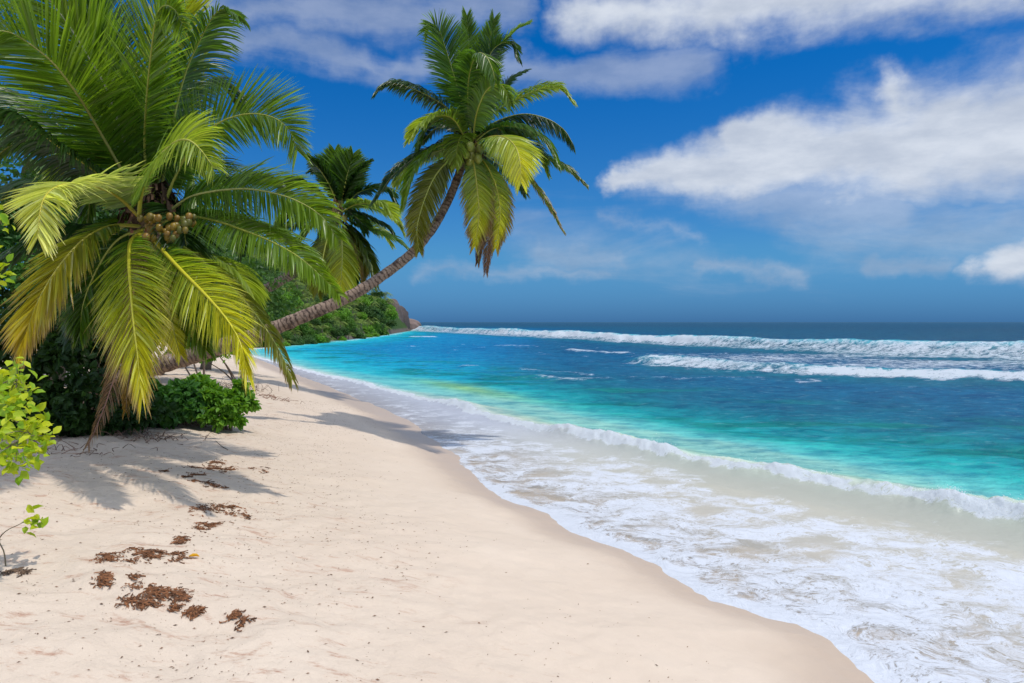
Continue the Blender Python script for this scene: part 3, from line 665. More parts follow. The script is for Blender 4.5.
# --- tall leaning palm in the middle
mid = empty('coconut_palm', (*P(78, 396, 14.2)[:2], 1.2), 'leaning coconut palm whose long curved trunk reaches over the sea, crown against blue sky', 'palm tree')
trunk(mid, [np.array([P(78, 398, 14.2)[0], 14.2, 1.05]), P(105, 384, 14.0), P(135, 373, 14.0), P(175, 361, 14.0), P(220, 347, 14.0), P(262, 333, 14.1), P(302, 317, 14.2), P(352, 295, 14.5), P(400, 263, 14.8), P(428, 235, 15.0), P(447, 203, 15.3), P(459, 174, 15.4), P(468, 148, 15.5)], [.21, .19, .18, .172, .162, .148, .132, .118, .108, .098, .094, .094, .094], n=150)
FM = [
 ([(468,140,0),(449,110,-.2),(434,99,-.3),(414,89,-.4),(396,84,-.5),(384,86,-.6),(377,92,-.7)], dict(L=.58, g=.75, tint=DARK)),
 ([(470,140,.1),(462,105,-.1),(454,76,-.2),(446,50,-.3),(439,30,-.4),(432,24,-.5),(427,30,-.5)], dict(L=.85, g=.25, tint=GREEN, side=(1,.5,.2))),
 ([(471,140,-.2),(468,105,-.7),(469,77,-1.1),(476,55,-1.5),(485,55,-1.8),(492,68,-2.0),(495,80,-2.1)], dict(L=.62, g=.4, tint=GREEN, side=(1,.2,0))),
 ([(471,140,.2),(470,90,.3),(469,50,.4),(467,16,.4)], dict(L=.62, g=.06, tint=GREEN, side=(1,.2,0), lift=.3)),
 ([(473,140,.3),(480,90,.5),(487,55,.5),(494,19,.5)], dict(L=.62, g=.06, tint=GREEN, side=(1,.2,0), lift=.3)),
 ([(474,140,.1),(480,95,-.1),(489,57,-.2),(500,44,-.3),(511,44,-.4),(517,58,-.5)], dict(L=.62, g=.5, tint=DARK)),
 ([(474,140,.5),(486,90,.8),(500,52,1.0),(514,32,1.1),(527,24,1.1)], dict(L=.55, g=.2, tint=MID, lift=.2)),
 ([(473,142,-.3),(475,122,-.8),(479,106,-1.2),(487,90,-1.5),(498,84,-1.8),(506,91,-2.0),(511,106,-2.1)], dict(L=.58, g=.7, tint=MID, side=(-.8,.3,.4), rib=(.36,.36,.05), wid=.04)),
 ([(474,140,0),(486,118,-.1),(514,101,-.1),(538,90,-.2),(557,87,-.3),(571,100,-.4)], dict(L=.62, g=.55, tint=LIME, rib=(.36,.34,.05))),
 ([(474,142,.1),(486,128,.2),(505,118,.3),(527,114,.3),(550,120,.3),(565,131,.3),(573,144,.2)], dict(L=.66, g=.35, tint=DARK, lift=.35, side=(.1,.8,.5))),
 ([(474,143,-.2),(490,130,-.4),(510,126,-.6),(532,132,-.7),(548,146,-.8),(557,164,-.9)], dict(L=.62, g=.65, tint=GREEN)),
 ([(474,145,-.4),(490,137,-1.0),(504,137,-1.5),(515,146,-1.9),(520,162,-2.2),(521,182,-2.4)], dict(L=.78, g=.35, tint=YEL, side=(1,-.2,.1), rib=(.42,.38,.04))),
 ([(474,146,.3),(500,142,.5),(530,150,.6),(550,160,.6),(567,168,.6),(585,184,.5)], dict(L=.48, g=.6, tint=GREEN, brown=.2)),
 ([(474,148,.1),(494,146,.2),(510,154,.2),(528,176,.2),(547,203,.2),(562,230,.2)], dict(L=.48, g=.6, tint=MID, brown=.4)),
 ([(468,144,-.2),(454,120,-.6),(438,116,-.9),(421,125,-1.2),(411,139,-1.4)], dict(L=.66, g=.45, tint=LIME, rib=(.4,.38,.05))),
 ([(466,146,.1),(446,141,.1),(432,149,0),(414,158,-.1),(393,175,-.2),(375,200,-.3)], dict(L=.62, g=.4, tint=DARK, lift=.2, rib=(.25,.26,.12))),
 ([(466,146,-.2),(444,144,-.5),(425,155,-.7),(412,176,-.9),(404,206,-1.1)], dict(L=.56, g=.5, tint=MID, rib=(.4,.38,.05))),
 ([(464,150,-.2),(449,160,-.6),(434,178,-.8),(423,204,-1.0),(417,229,-1.1),(419,250,-1.1)], dict(L=.60, g=.3, tint=((.09,.13,.012),(.24,.24,.02)), side=(1,.1,0), brown=.25)),
 ([(470,150,-.4),(474,165,-.8),(477,186,-1.0),(479,215,-1.1),(475,246,-1.1)], dict(L=.62, g=.35, tint=YEL, side=(1,.1,0), brown=.45, rib=(.4,.36,.04))),
 ([(474,150,-.3),(488,168,-.6),(497,190,-.8),(500,216,-.9),(496,248,-.9)], dict(L=.58, g=.4, tint=YEL, side=(1,.2,0), brown=.5, rib=(.42,.38,.03))),
 ([(472,150,.1),(481,172,0),(488,206,-.1),(488,242,-.1),(486,272,-.1)], dict(L=.45, g=.8, tint=DEAD, side=(1,.3,0), brown=.9, rib=(.24,.15,.1), wid=.035)),
 ([(472,150,-.1),(480,176,-.3),(483,212,-.4),(480,244,-.4),(478,262,-.4)], dict(L=.42, g=.9, tint=((.12,.08,.04),(.18,.12,.06)), side=(.8,.5,0), brown=.6)),
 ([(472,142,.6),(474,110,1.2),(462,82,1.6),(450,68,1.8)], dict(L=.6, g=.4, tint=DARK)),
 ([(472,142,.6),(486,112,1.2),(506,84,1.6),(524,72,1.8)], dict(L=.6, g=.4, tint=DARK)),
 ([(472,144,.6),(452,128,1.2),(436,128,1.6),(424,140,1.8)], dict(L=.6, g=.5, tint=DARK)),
]
for i, (pts, kw) in enumerate(FM): frond(mid, pp(YM, pts, KM), seed=60+i, **scl({**kw, 'g': kw['g']*1.0}, KM*1.0, n=84, r0=.026, wid=.052, ) | {'L': kw['L']*1.05*KM})
def spread(root, c, count, length, seed, **kw):
    rg = np.random.default_rng(seed); c = np.array(c)
    for i in range(count):
        a = (i+rg.random()*.6)/count*2*math.pi; el = rg.uniform(-.5, 1.15); d = np.array([math.cos(a), .75*math.sin(a)+.25, 0]); l = length*rg.uniform(.85, 1.05); ce, se = math.cos(el), math.sin(el)
        pts = [c, c+d*l*.3*ce+[0, 0, l*(.30*se+.05)], c+d*l*.62*ce+[0, 0, l*(.46*se)], c+d*l*.86*ce+[0, 0, l*(.40*se-.14)], c+d*l*.98*ce+[0, 0, l*(.26*se-.34)]]
        frond(root, pts, seed=seed*10+i, tint=[GREEN, MID, DARK, LIME][int(rg.integers(4))], **kw)
spread(mid, P(469, 146, 15.6), 10, 2.0, 71, L=.52, g=.5, n=56, wid=.05, r0=.02)
spread(big, P(152, 208, 9.5), 8, 2.3, 75, L=.72, g=.4, n=60, wid=.045, r0=.024)
nuts(mid, P(473, 154, 14.8), 9, (.16, .16, .22), .10, 15, [(.24,.26,.04), (.30,.30,.05), (.20,.22,.04)])
nuts(mid, P(453, 158, 14.95), 5, (.14, .14, .18), .09, 16, [(.20,.18,.06), (.24,.24,.05)])
sheath(mid, P(468, 150, 15.45), 100, .34, .35, 19)

# --- palm further along the beach
back = empty('coconut_palm', (*P(150, 372, 22)[:2], 1.3), 'smaller coconut palm further back, its crown between the other two palms', 'palm tree')
trunk(back, [np.array([P(150, 370, 22)[0], 22, 1.0]), P(190, 338, 22.6), P(225, 313, 22.9), P(262, 291, 23.2), P(290, 275, 23.4), P(316, 252, 23.6), P(334, 224, 23.5), P(339, 208, 23.5)], [.24, .19, .17, .16, .15], n=80)
FT = [
 ([(339,208,0),(330,186,-.2),(320,170,-.3),(311,160,-.4)], dict(L=.72, tint=DARK)), ([(340,208,.1),(338,180,.2),(335,152,.2)], dict(L=.7, tint=GREEN, side=(1,.2,0), g=.1)),
 ([(341,208,.1),(346,180,.1),(353,155,.1)], dict(L=.7, tint=GREEN, side=(1,.3,0), g=.1)), ([(341,207,.2),(352,184,.2),(362,170,.2),(370,162,.2)], dict(L=.45, tint=DARK)),
 ([(342,210,0),(356,194,0),(372,188,0),(386,190,-.1),(394,201,-.1)], dict(L=.6, tint=DARK, lift=.2)), ([(342,212,-.3),(354,205,-.8),(368,203,-1.2),(384,206,-1.5),(394,218,-1.8)], dict(L=.7, tint=LIME)),
 ([(342,216,0),(358,226,0),(380,233,0),(396,240,0),(408,249,0)], dict(L=.52, tint=GREEN)), ([(342,218,-.1),(356,234,-.2),(367,256,-.3),(375,284,-.4)], dict(L=.6, tint=((.06,.10,.012),(.12,.16,.02)), g=.6)),
 ([(339,220,-.4),(342,240,-.7),(342,266,-.9),(340,294,-1.0)], dict(L=.7, tint=YEL, side=(1,.1,0))), ([(336,220,-.3),(327,240,-.6),(322,264,-.8),(318,292,-.9)], dict(L=.7, tint=((.08,.13,.014),(.2,.22,.02)), side=(1,.1,0))),
 ([(336,216,-.2),(318,222,-.4),(302,240,-.6),(290,266,-.7)], dict(L=.7, tint=MID)), ([(335,212,-.1),(314,206,-.2),(294,212,-.3),(276,230,-.4)], dict(L=.7, tint=GREEN)),
 ([(336,210,0),(316,192,0),(300,184,0),(284,190,0)], dict(L=.65, tint=DARK)), ([(338,216,.4),(350,236,.8),(356,262,1.0),(354,284,1.0)], dict(L=.6, tint=DARK)),
 ([(337,218,.4),(330,240,.8),(330,268,1.0)], dict(L=.6, tint=DARK)), ([(340,208,.4),(330,180,.9),(322,168,1.3),(312,172,1.6)], dict(L=.6, tint=DARK)),
 ([(341,222,-.1),(352,240,-.2),(360,262,-.2),(362,280,-.2)], dict(L=.55, tint=((.16,.18,.02),(.3,.26,.04)), brown=.3)),
]
for i, (pts, kw) in enumerate(FT): frond(back, pp(YT, pts, KT), seed=120+i, **scl({**dict(g=.45, stations=4), **kw}, KT*1.3, n=70, wid=.075))
spread(back, P(339, 208, 23.7), 9, 2.4, 73, L=.62, g=.5, n=44, wid=.07, r0=.02, stations=4)
sheath(back, P(339, 212, 23.4), 22, .42, .5, 29)
nuts(back, P(342, 216, 23.1), 4, (.2, .1, .15), .11, 25, [(.26,.22,.05)])

# --- one more hidden behind the big crown, seen as a small frond cluster and leaves at the far left
# ------------------------------------------------------------------ bushes and trees
def bush(px, py, Y, blobs, n, size, c0, c1, label, seed, name='beach_shrub', cat='shrub', group=None, wid=.55, stems=5, fine=True):
    g = np.array([(px-CX)/F*Y, Y, float(gz((px-CX)/F*Y, Y)[0])])
    root = empty(name, g, label, cat, group)
    bl = []; rq = np.random.default_rng(seed+7)
    for a, b, dy, rx, ry, rz in blobs:
        c_ = P(a, b, Y+dy); bl.append((c_, (rx*.8, ry*.8, rz*.75)))
        for q_ in range(3):
            u_ = nrm(rq.normal(size=3)*[1, .7, .8]+[0, 0, .25]); k_ = rq.uniform(.22, .48); bl.append((c_+u_*np.array([rx, ry, rz])*rq.uniform(.75, 1.05), (rx*k_, ry*k_, rz*k_)))
    mb = cloud(bl, n, size, c0, c1, seed, wid, fine, inner=.2, sub=1.3)
    V, Q, T, C = mb.get(); V[:, 2] = np.maximum(V[:, 2], g[2]-.1)
    mb2 = MB(); mb2.add(V, Q, T, C); mb2.build('foliage', M_LEAF, root, smooth=False)
    sm = MB(); rg = np.random.default_rng(seed)
    for i in range(stems):
        c, r = bl[i % len(bl)]; e = c+rg.uniform(-.5, .5, 3)*np.array(r)
        Cc, _ = catmull([g+rg.uniform(-.1, .1, 3)*[1, 1, 0]-[0, 0, .08], (g+e)/2+rg.uniform(-.1, .1, 3), e], 10)
        V, Q, T = tube(Cc, np.linspace(.028, .008, 10), 6, S0=np.array([1., .3, .1])); sm.add(V, Q, T, (.20, .15, .11))
    sm.build('stem', M_TWIG, root)
    return root
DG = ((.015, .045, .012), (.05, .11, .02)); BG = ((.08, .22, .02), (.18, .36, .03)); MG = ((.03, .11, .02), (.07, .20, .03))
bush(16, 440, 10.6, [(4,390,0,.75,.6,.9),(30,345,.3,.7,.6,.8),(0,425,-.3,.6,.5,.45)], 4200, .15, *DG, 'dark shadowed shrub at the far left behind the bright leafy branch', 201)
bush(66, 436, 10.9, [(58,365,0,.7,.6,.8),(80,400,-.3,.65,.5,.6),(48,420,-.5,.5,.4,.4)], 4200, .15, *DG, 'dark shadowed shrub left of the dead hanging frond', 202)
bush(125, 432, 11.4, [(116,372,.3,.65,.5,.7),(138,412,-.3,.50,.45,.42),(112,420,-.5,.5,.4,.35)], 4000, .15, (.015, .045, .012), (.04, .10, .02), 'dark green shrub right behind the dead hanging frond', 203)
bush(172, 426, 11.9, [(168,410,0,.48,.45,.40),(150,416,-.3,.42,.4,.36),(188,402,.3,.36,.35,.32)], 3400, .155, *MG, 'glossy mid green shrub below the low end of the leaning trunk', 204)
bush(200, 412, 12.6, [(204,396,0,.36,.35,.32),(216,402,-.2,.26,.25,.28)], 2000, .15, *BG, 'fresh green shrub between the trunk and the lowest shrub', 205)
bush(228, 424, 12.3, [(228,408,0,.36,.32,.32),(222,420,-.2,.30,.25,.22),(238,398,.1,.22,.2,.25)], 1800, .13, *BG, 'low bright green shrub on open sand, rightmost of the shrubs', 206)
bush(205, 376, 15.5, [(170,345,0,.9,.6,.7),(200,335,.4,.8,.6,.6),(150,330,.5,.9,.6,.7)], 3600, .13, *MG, 'green shrub seen above the leaning trunk behind the yellow frond', 207)
bush(240, 366, 19, [(226,352,0,.7,.5,.5),(215,340,0,.6,.5,.5)], 1800, .14, *BG, 'pale green shrub behind the tips of the drooping fronds', 208, fine=False)

def tree(px, Y, h, crown, n, size, c0, c1, label, seed, group='trees behind the big palm'):
    xx = (px-CX)/F*Y; g = np.array([xx, Y, float(gz(xx, Y)[0])-.05])
    root = empty('broadleaf_tree', g, label, 'tree', group)
    rg = np.random.default_rng(seed); top = g+[0, 0, h*.6]
    bl = [(g+np.array([a, b, c]), (rx, ry, rz)) for a, b, c, rx, ry, rz in crown]
    cl = cloud(bl, n, size, c0, c1, seed, .6, False, sub=1.15); cl.build('crown', M_LEAF, root, smooth=False)
    sm = MB(); C, _ = catmull([g, g+[.2, .1, h*.3], top], 12); sm.add(*tube(C, np.linspace(.22, .12, 12), 8, rough=.1), (.18, .14, .10))
    for c, r in bl:
        C, _ = catmull([top-[0, 0, h*.25], (top+c)/2+[0, 0, .2], c], 8); sm.add(*tube(C, np.linspace(.1, .03, 8), 6, S0=np.array([1., .3, .1])), (.18, .14, .10))
    sm.build('trunk', M_TWIG, root)
tree(-20, 17, 8, [(0,0,6.2,2.0,1.6,1.6),(1.6,.5,4.2,1.6,1.4,1.4),(-1.5,0,4.5,1.8,1.4,1.6),(.8,-.6,2.6,1.6,1.2,1.2),(0,0,9.2,1.2,1,.9)], 9000, .17, *MG, 'leafy tree at the top left edge behind the big palm fronds', 301)
tree(55, 17.5, 6, [(0,0,4.2,1.9,1.5,1.2),(1.6,.5,3.0,1.6,1.4,1.1),(-1.5,0,3.2,1.6,1.4,1.2),(.5,-.6,2.0,1.6,1.2,1.0)], 8000, .17, (.015,.05,.012), (.05,.12,.02), 'dark broadleaf tree directly left of the big palm crown', 302)
tree(140, 20, 5.6, [(0,0,3.9,2.2,1.5,1.2),(2.0,.5,2.8,1.8,1.4,1.0),(-1.8,0,3.0,1.8,1.4,1.1),(.5,-.6,1.9,2.0,1.2,.9)], 8000, .18, (.02,.06,.012), (.06,.15,.02), 'dark broadleaf tree behind the coconut bunch', 303)
tree(205, 27, 5, [(0,0,3.6,2.4,1.6,1.2),(1.9,.5,2.4,1.6,1.4,1.0),(-2.2,0,2.6,1.9,1.4,1.1),(.5,-.6,1.5,2.0,1.2,.8)], 6000, .2, (.03,.08,.014), (.07,.17,.02), 'green broadleaf tree behind the base of the smaller palm', 304)
tree(90, 30, 8, [(0,0,6.0,3.0,2,1.8),(2.8,.5,4.4,2.2,1.8,1.5),(-2.8,0,4.6,2.4,1.8,1.6),(.5,-.6,2.6,3.2,1.6,1.4)], 7000, .26, (.015,.045,.012), (.04,.10,.02), 'tall dark broadleaf tree farthest back at the left', 305)

# bright leafy branch coming in at the left edge, and the sapling below it
def sprig(root, pts, clusters, size, seed, rad=.009):
    rg = np.random.default_rng(seed); C, _ = catmull(pts, 16); sm = MB(); sm.add(*tube(C, np.linspace(rad, rad*.4, 16), 6, S0=np.array([.3, 1., .2])), (.22, .18, .11))
    mb = MB()
    for c, n in clusters:
        c = np.array(c); n = int(n*1.5); d = nrm(rg.normal(size=(n, 3))*[1, .8, .7]+[0, -.1, .1])
        b = c+rg.normal(0, .035, (n, 3))
        near_ = C[np.argmin(np.linalg.norm(C-c, axis=1))]
        K, _ = catmull([near_, (near_+c)/2+[0, 0, .02], c], 6); sm.add(*tube(K, np.linspace(rad*.5, rad*.3, 6), 5, S0=np.array([.3, 1., .2])), (.22, .20, .10))
        nn = nrm(rg.normal(0, .5, (n, 3))+[0, -.5, .7]); t = rg.random(n)[:, None]
        cols = np.array([.17, .34, .015])*(1-t)+np.array([.48, .54, .02])*t
        mb = MB(); place_leaves(b, d, nn, size*(.7+.5*rg.random(n)), .62, LEAF8, LEAF8T, cols, mb); mb.build('leaf_cluster', M_LEAF, root)
    sm.build('branch', M_TWIG, root)
def gpos(xx, yy): return np.array([xx, yy, float(gz(xx, yy)[0])])
gb = gpos(-4.2, 4.9)
sh = empty('leafy_sapling', gb, 'bright yellow green leafy sapling reaching in at the left edge', 'sapling')
rg = np.random.default_rng(77)
cl = [(P(a, b, 5+rg.uniform(-.25, .25)), 9) for a, b in [(6,372),(16,368),(4,388),(22,384),(10,395),(0,402),(28,392),(14,404)]]
sprig(sh, [gb, gb+[.1, .1, .8], P(-22, 400, 5), P(0, 385, 5), P(18, 376, 5)], cl, .085, 41)
cl = [(P(a, b, 4.8+rg.uniform(-.3, .3)), 9) for a, b in [(8,418),(18,412),(28,416),(38,424),(6,434),(20,430),(32,438),(44,436),(12,448),(26,450),(38,448),(4,462),(16,462),(0,446),(28,462)]]
sprig(sh, [gb, gb+[.1, 0, .4], P(-20, 460, 4.8), P(6, 448, 4.8), P(30, 434, 4.8)], cl, .085, 42)
cl = [(P(a, b, 5.2), 7) for a, b in [(-4,212),(2,225),(-4,268),(3,278),(-8,245)]]
sprig(sh, [gb, gb+[.0, .2, 1.2], P(-30, 300, 5.2), P(-14, 250, 5.2), P(-6, 215, 5.2)], cl, .07, 43)
g2 = G(6, 566); tw = empty('seedling', g2, 'small bare twig with one tuft of yellow green leaves rooted in the sand', 'seedling')
sprig(tw, [g2-[0, 0, .02], P(4, 552, g2[1]), P(-1, 540, g2[1]), P(6, 531, g2[1]), P(18, 525, g2[1]), P(30, 519, g2[1])], [(P(32, 521, g2[1]), 7), (P(35, 524, g2[1]), 7)], .085, 44, rad=.006)

# dry brush under the shrubs
def brush(px, py, w_, n, label, seed, name='dry_brush', hgt=.4, col=(.22, .14, .10), group=None):
    c = G(px, py); root = empty(name, c, label, 'dead branches' if name == 'dry_brush' else 'litter', group); rg = np.random.default_rng(seed); mb = MB()
    for i in range(n):
        a = rg.random()*6.283; q = c+np.array([rg.normal(0, w_*.4), rg.normal(0, w_*.25), 0]); q[2] = float(gz(q[0], q[1])[0])+rg.random()*.03
        L = .08+.22*rg.random()*w_; e = q+np.array([math.cos(a)*L, math.sin(a)*L*.6, hgt*rg.random()**2])
        e[2] = max(e[2], float(gz(e[0], e[1])[0])+.01)
        C, _ = catmull([q, (q+e)/2+rg.normal(0, .03, 3)+[0, 0, .03], e], 6)
        mb.add(*tube(C, np.linspace(.006, .002, 6), 5, S0=np.array([.2, .3, 1.])), np.array(col)*(.6+.8*rg.random()))
    mb.build('dead_twigs', M_TWIG, root)
brush(200, 424, .7, 110, 'grey brown dead brush between the two green shrubs', 401)
brush(240, 388, 1.0, 90, 'dry brush heap below the tips of the drooping fronds', 402, hgt=.3)
brush(150, 438, .9, 70, 'dry litter of twigs along the foot of the dark shrubs', 403, name='twig_litter', hgt=.08)
brush(60, 452, 1.0, 50, 'dry litter of twigs below the darkest shrubs at left', 404, name='twig_litter', hgt=.06)
brush(272, 398, .9, 60, 'flat reddish twig litter right of the frond tips', 405, name='twig_litter', hgt=.03, col=(.26, .13, .08))

# ------------------------------------------------------------------ beach litter
def weed(px, py, wpx, hpx, n, label, seed, col=(.13, .055, .025)):
    c = G(px, py); wx = wpx/F*c[1]*.5; rg = np.random.default_rng(seed)
    f = G(px, py-hpx/2); nrr = G(px, py+hpx/2); wy = abs(f[1]-nrr[1])*.5
    mb = MB(); n = int(n*.75)
    k = max(3, int(wpx/7)); ca = rg.normal(.12, .25, k); cc = np.stack([rg.uniform(-1, 1, k)*wx, rg.uniform(-1, 1, k)*wy], 1); cr = .08+.30*rg.random(k)**2
    for i in range(n):
        j = rg.integers(k); a = rg.normal(.15, .6)
        aa = rg.normal(0, .07+.55*cr[j])*.6; bb = rg.normal(0, .05)*(.06+.5*cr[j]) if rg.random() < .74 else rg.normal(0, .5)*wy; q = np.array([c[0]+cc[j, 0]+aa*min(wx*2, .6), c[1]+cc[j, 1]+aa*min(wx*2, .6)*ca[j]+bb])
        L = .012+.045*rg.random(); m = 5; ang = a+np.cumsum(rg.normal(0, .5, m)); st = np.stack([np.cos(ang), np.sin(ang)], 1)*L/m*1.6
        pts = q+np.cumsum(st, 0); zz = gz(pts[:, 0], pts[:, 1])+.004+.010*rg.random()
        w = .0015+.0045*rg.random(); sd = np.stack([-np.sin(ang), np.cos(ang)], 1)*w*np.array([.4, 1, 1.1, .8, .2])[:, None]
        A = np.column_stack([pts-sd, zz+rg.normal(0, .004, m)]); B = np.column_stack([pts+sd, zz+rg.normal(0, .004, m)]); M_ = np.column_stack([pts, zz+.005])
        V = np.concatenate([A, M_, B]); Q = [(t, t+1, t+1+m, t+m) for t in range(m-1)]+[(t+m, t+1+m, t+1+2*m, t+2*m) for t in range(m-1)]
        mb.add(V, Q, None, np.array(col)*(.3+1.2*rg.random()))
    o = mb.build('seaweed_clump', M_WEED); V = np.array([v.co[:] for v in o.data.vertices]); cen = np.array([c[0], c[1], c[2]])
    V -= cen; o.data.vertices.foreach_set('co', V.astype(np.float32).ravel()); o.location = cen
    tag(o, label, 'seaweed', 'brown seaweed scattered on the sand')
WD = [(212,468,52,9,330,'long dark seaweed clump nearest the palm shadow'), (176,473,34,6,150,'thin seaweed clump left of the long dark one'), (206,484,30,6,130,'small seaweed clump just below the long dark one'),
      (208,509,46,10,240,'reddish seaweed clump in the middle of the trail'), (190,524,36,10,170,'loose seaweed clump just below the middle one'), (240,516,16,4,40,'tiny seaweed wisp right of the trail'),
      (178,542,26,6,110,'narrow slanted seaweed streak above the yellow leaf'), (166,557,36,9,200,'seaweed clump touching the fallen yellow leaf'), (116,556,44,9,180,'pale seaweed clump left of the yellow leaf'),
      (140,550,22,5,60,'small seaweed wisp between two clumps left of the yellow leaf'), (116,578,30,6,130,'slanted seaweed streak second lowest at left'), (98,583,20,5,70,'small seaweed streak at the left end of the trail'),
      (162,597,44,14,340,'largest seaweed clump at the bottom of the trail'), (140,602,34,8,140,'ragged left tip of the lowest seaweed heap'), (180,614,34,12,220,'broken seaweed patch below the largest clump'),
      (224,619,16,6,70,'round little seaweed clump lower right'), (240,625,11,7,45,'lowest and rightmost little seaweed clump'), (258,468,18,4,40,'seaweed wisp right of the long dark clump'),
      (132,588,8,5,25,'single dark seaweed knot above the largest clump'), (12,572,26,5,90,'dark seaweed streak under the seedling at the left edge')]
for i, (a, b, c, d, n, lab) in enumerate(WD): weed(a, b, c, d, n, lab, 500+i, (.21,.085,.032) if i != 19 else (.16,.10,.06))
# fine scattered debris
mb = MB(); rg = np.random.default_rng(9)
cnt = 0
xs = rg.uniform(-9, 3, 30000); ys = rg.uniform(3.6, 20, 30000); sd_ = sdist(SHORE, xs, ys)
dn = ss(.45, .65, fbm(xs*.8, ys*.8, 95, 3))*ss(-1.2, -3.5, sd_)*.9+.04*(sd_ < -1.0)
trail = np.exp(-((xs+ys*.22+1.05)/.9)**2)*.8
ok = (rg.random(30000) < np.clip(dn*.65+trail*1.3, 0, 1)) & (sd_ < -.8)
xs, ys = xs[ok], ys[ok]; zs = gz(xs, ys)
for X, Y_, Z in zip(xs, ys, zs):
    L = .003+.014*rg.random()**3; a = rg.normal(.2, .8); w = L*(.12+.3*rg.random()); d = np.array([math.cos(a), math.sin(a), 0]); e = np.array([-d[1], d[0], 0]); c = np.array([X, Y_, Z+.004])
    V = [c-d*L, c+e*w, c+d*L, c-e*w, c+[0, 0, w*.8+.002]]; mb.add(V, None, [(0, 3, 4), (3, 2, 4), (2, 1, 4), (1, 0, 4)], np.array([.20, .11, .06])*(.5+rg.random()))
tag(mb.build('beach_debris', M_WEED), kind='stuff')
def fallen_leaf(px, py, col, label, size, ang):
    c = G(px, py); mb = MB(); place_leaves(np.array([[0, 0, .012]]), np.array([[math.cos(ang), math.sin(ang), .05]]), np.array([[0, 0, 1.]]), np.array([size]), .6, LEAF8, LEAF8T, np.array([col]), mb)
    V, Q, T, C = mb.get(); V2 = V-[0, 0, .006]; n = len(V); mb.add(V2, None, T[:, ::-1], np.array(col))
    o = mb.build('fallen_leaf', M_LEAF); o.location = c; tag(o, label, 'leaf')
fallen_leaf(188, 558, (.62, .36, .02), 'fallen orange yellow leaf lying beside a seaweed clump', .085, .3)
def stick(px, py, dx, dy, L, label):
    c = G(px, py); C, _ = catmull([[0, 0, .0], [dx*L*.5, dy*L*.5, .05], [dx*L, dy*L, .13]], 8); mb = MB(); mb.add(*tube(C, np.linspace(.008, .004, 8), 6, S0=np.array([.3, 1, .2])), (.08, .06, .05))
    o = mb.build('driftwood_stick', M_TWIG); o.location = c; tag(o, label, 'stick')
stick(228, 450, -1, .3, .22, 'short dark stick poking out of the sand by the palm shadow')

# ------------------------------------------------------------------ headland
BASE = [(60,352,62),(150,351,66),(215,349,72),(262,347,0),(300,344,0),(340,341,0),(370,337,0),(391,333.4,0),(414,329.8,0)]
TOP = [(20,180,0),(110,205,0),(180,230,0),(242,254,0),(285,270,0),(328,287,0),(358,293,0),(382,303,0),(404,324,0)]
DEP = [110, 115, 118, 118, 115, 110, 95, 50, 14]
nu, nv = 120, 40
bu = np.linspace(0, 1, len(BASE)); uu = np.linspace(0, 1, nu)
bx, by, tx, ty, tz = [], [], [], [], []
for (a, b, c), (ta, tb, _), dd in zip(BASE, TOP, DEP):
    g_ = G0(a, b); g_ = (g_[0], g_[1]); bx.append(g_[0]+1.2); by.append(g_[1]-1.2)
    Yt = g_[1]+dd; q = P(ta, tb, Yt); tx.append(q[0]); ty.append(Yt); tz.append(q[2]-.045*0)
I = lambda a: np.interp(uu, bu, a)[:, None]
vv = np.linspace(0, 2, nv)[None, :]
k = np.minimum(vv, 1); k2 = np.maximum(vv-1, 0)
X = I(bx)*(1-k)+I(tx)*k-20*k2; Yg = I(by)*(1-k)+I(ty)*k+I(np.array(DEP)*.6)*k2
Zg = -.5+(I(tz)+.5)*(np.sin(k*math.pi/2)**.72)*(1-ss(0, 1, k2))
Zg = Zg+(fbm(X*.06, Yg*.06, 7, 4)-.5)*3*np.minimum(k*3, 1)*(1-k2)*np.minimum(I(tz)/14, 1)
V = np.stack([X, Yg, Zg], -1).reshape(-1, 3)
i = np.arange(nu-1)[:, None]; j = np.arange(nv-1)[None, :]
Q = np.stack([i*nv+j, (i+1)*nv+j, (i+1)*nv+j+1, i*nv+j+1], -1).reshape(-1, 4)
tag(link('hill', mesh_np('hill', V, Q), M_HILL), kind='structure')
def hillpt(u, v):
    fu = u*(nu-1); fv = v/2*(nv-1); i0 = min(int(fu), nu-2); j0 = min(int(fv), nv-2); a = fu-i0; b = fv-j0
    g_ = lambda A: (A[i0, j0]*(1-a)*(1-b)+A[i0+1, j0]*a*(1-b)+A[i0, j0+1]*(1-a)*b+A[i0+1, j0+1]*a*b)
    return np.array([g_(X), g_(Yg), g_(Zg)])
# three broadleaf crowns and two little palms, copied over the slope
protos = []
HG = [((.05,.13,.02),(.12,.25,.03)), ((.025,.065,.015),(.06,.13,.025)), ((.10,.24,.02),(.19,.38,.035)), ((.05,.11,.035),(.10,.20,.05))]
for k_, (c0, c1) in enumerate(HG):
    rg = np.random.default_rng(600+k_)
    bl = [((0, 0, .9), (.8, .8, .65)), ((.5, .1, .7), (.5, .5, .45)), ((-.45, -.2, .65), (.55, .5, .45)), ((.1, -.4, .5), (.6, .5, .45))]
    mb = cloud(bl, 1500, .17, c0, c1, 610+k_, .7, False, inner=.6); C, _ = catmull([(0, 0, -.5), (.03, 0, .2), (0, 0, .9)], 6); mb.add(*tube(C, np.linspace(.09, .05, 6), 5), (.14, .11, .08))
    protos.append(mesh_np('hill_tree', *mb.get()[:3], col=mb.get()[3], smooth=False)); protos[-1].materials.append(M_FAR)
palmp = []
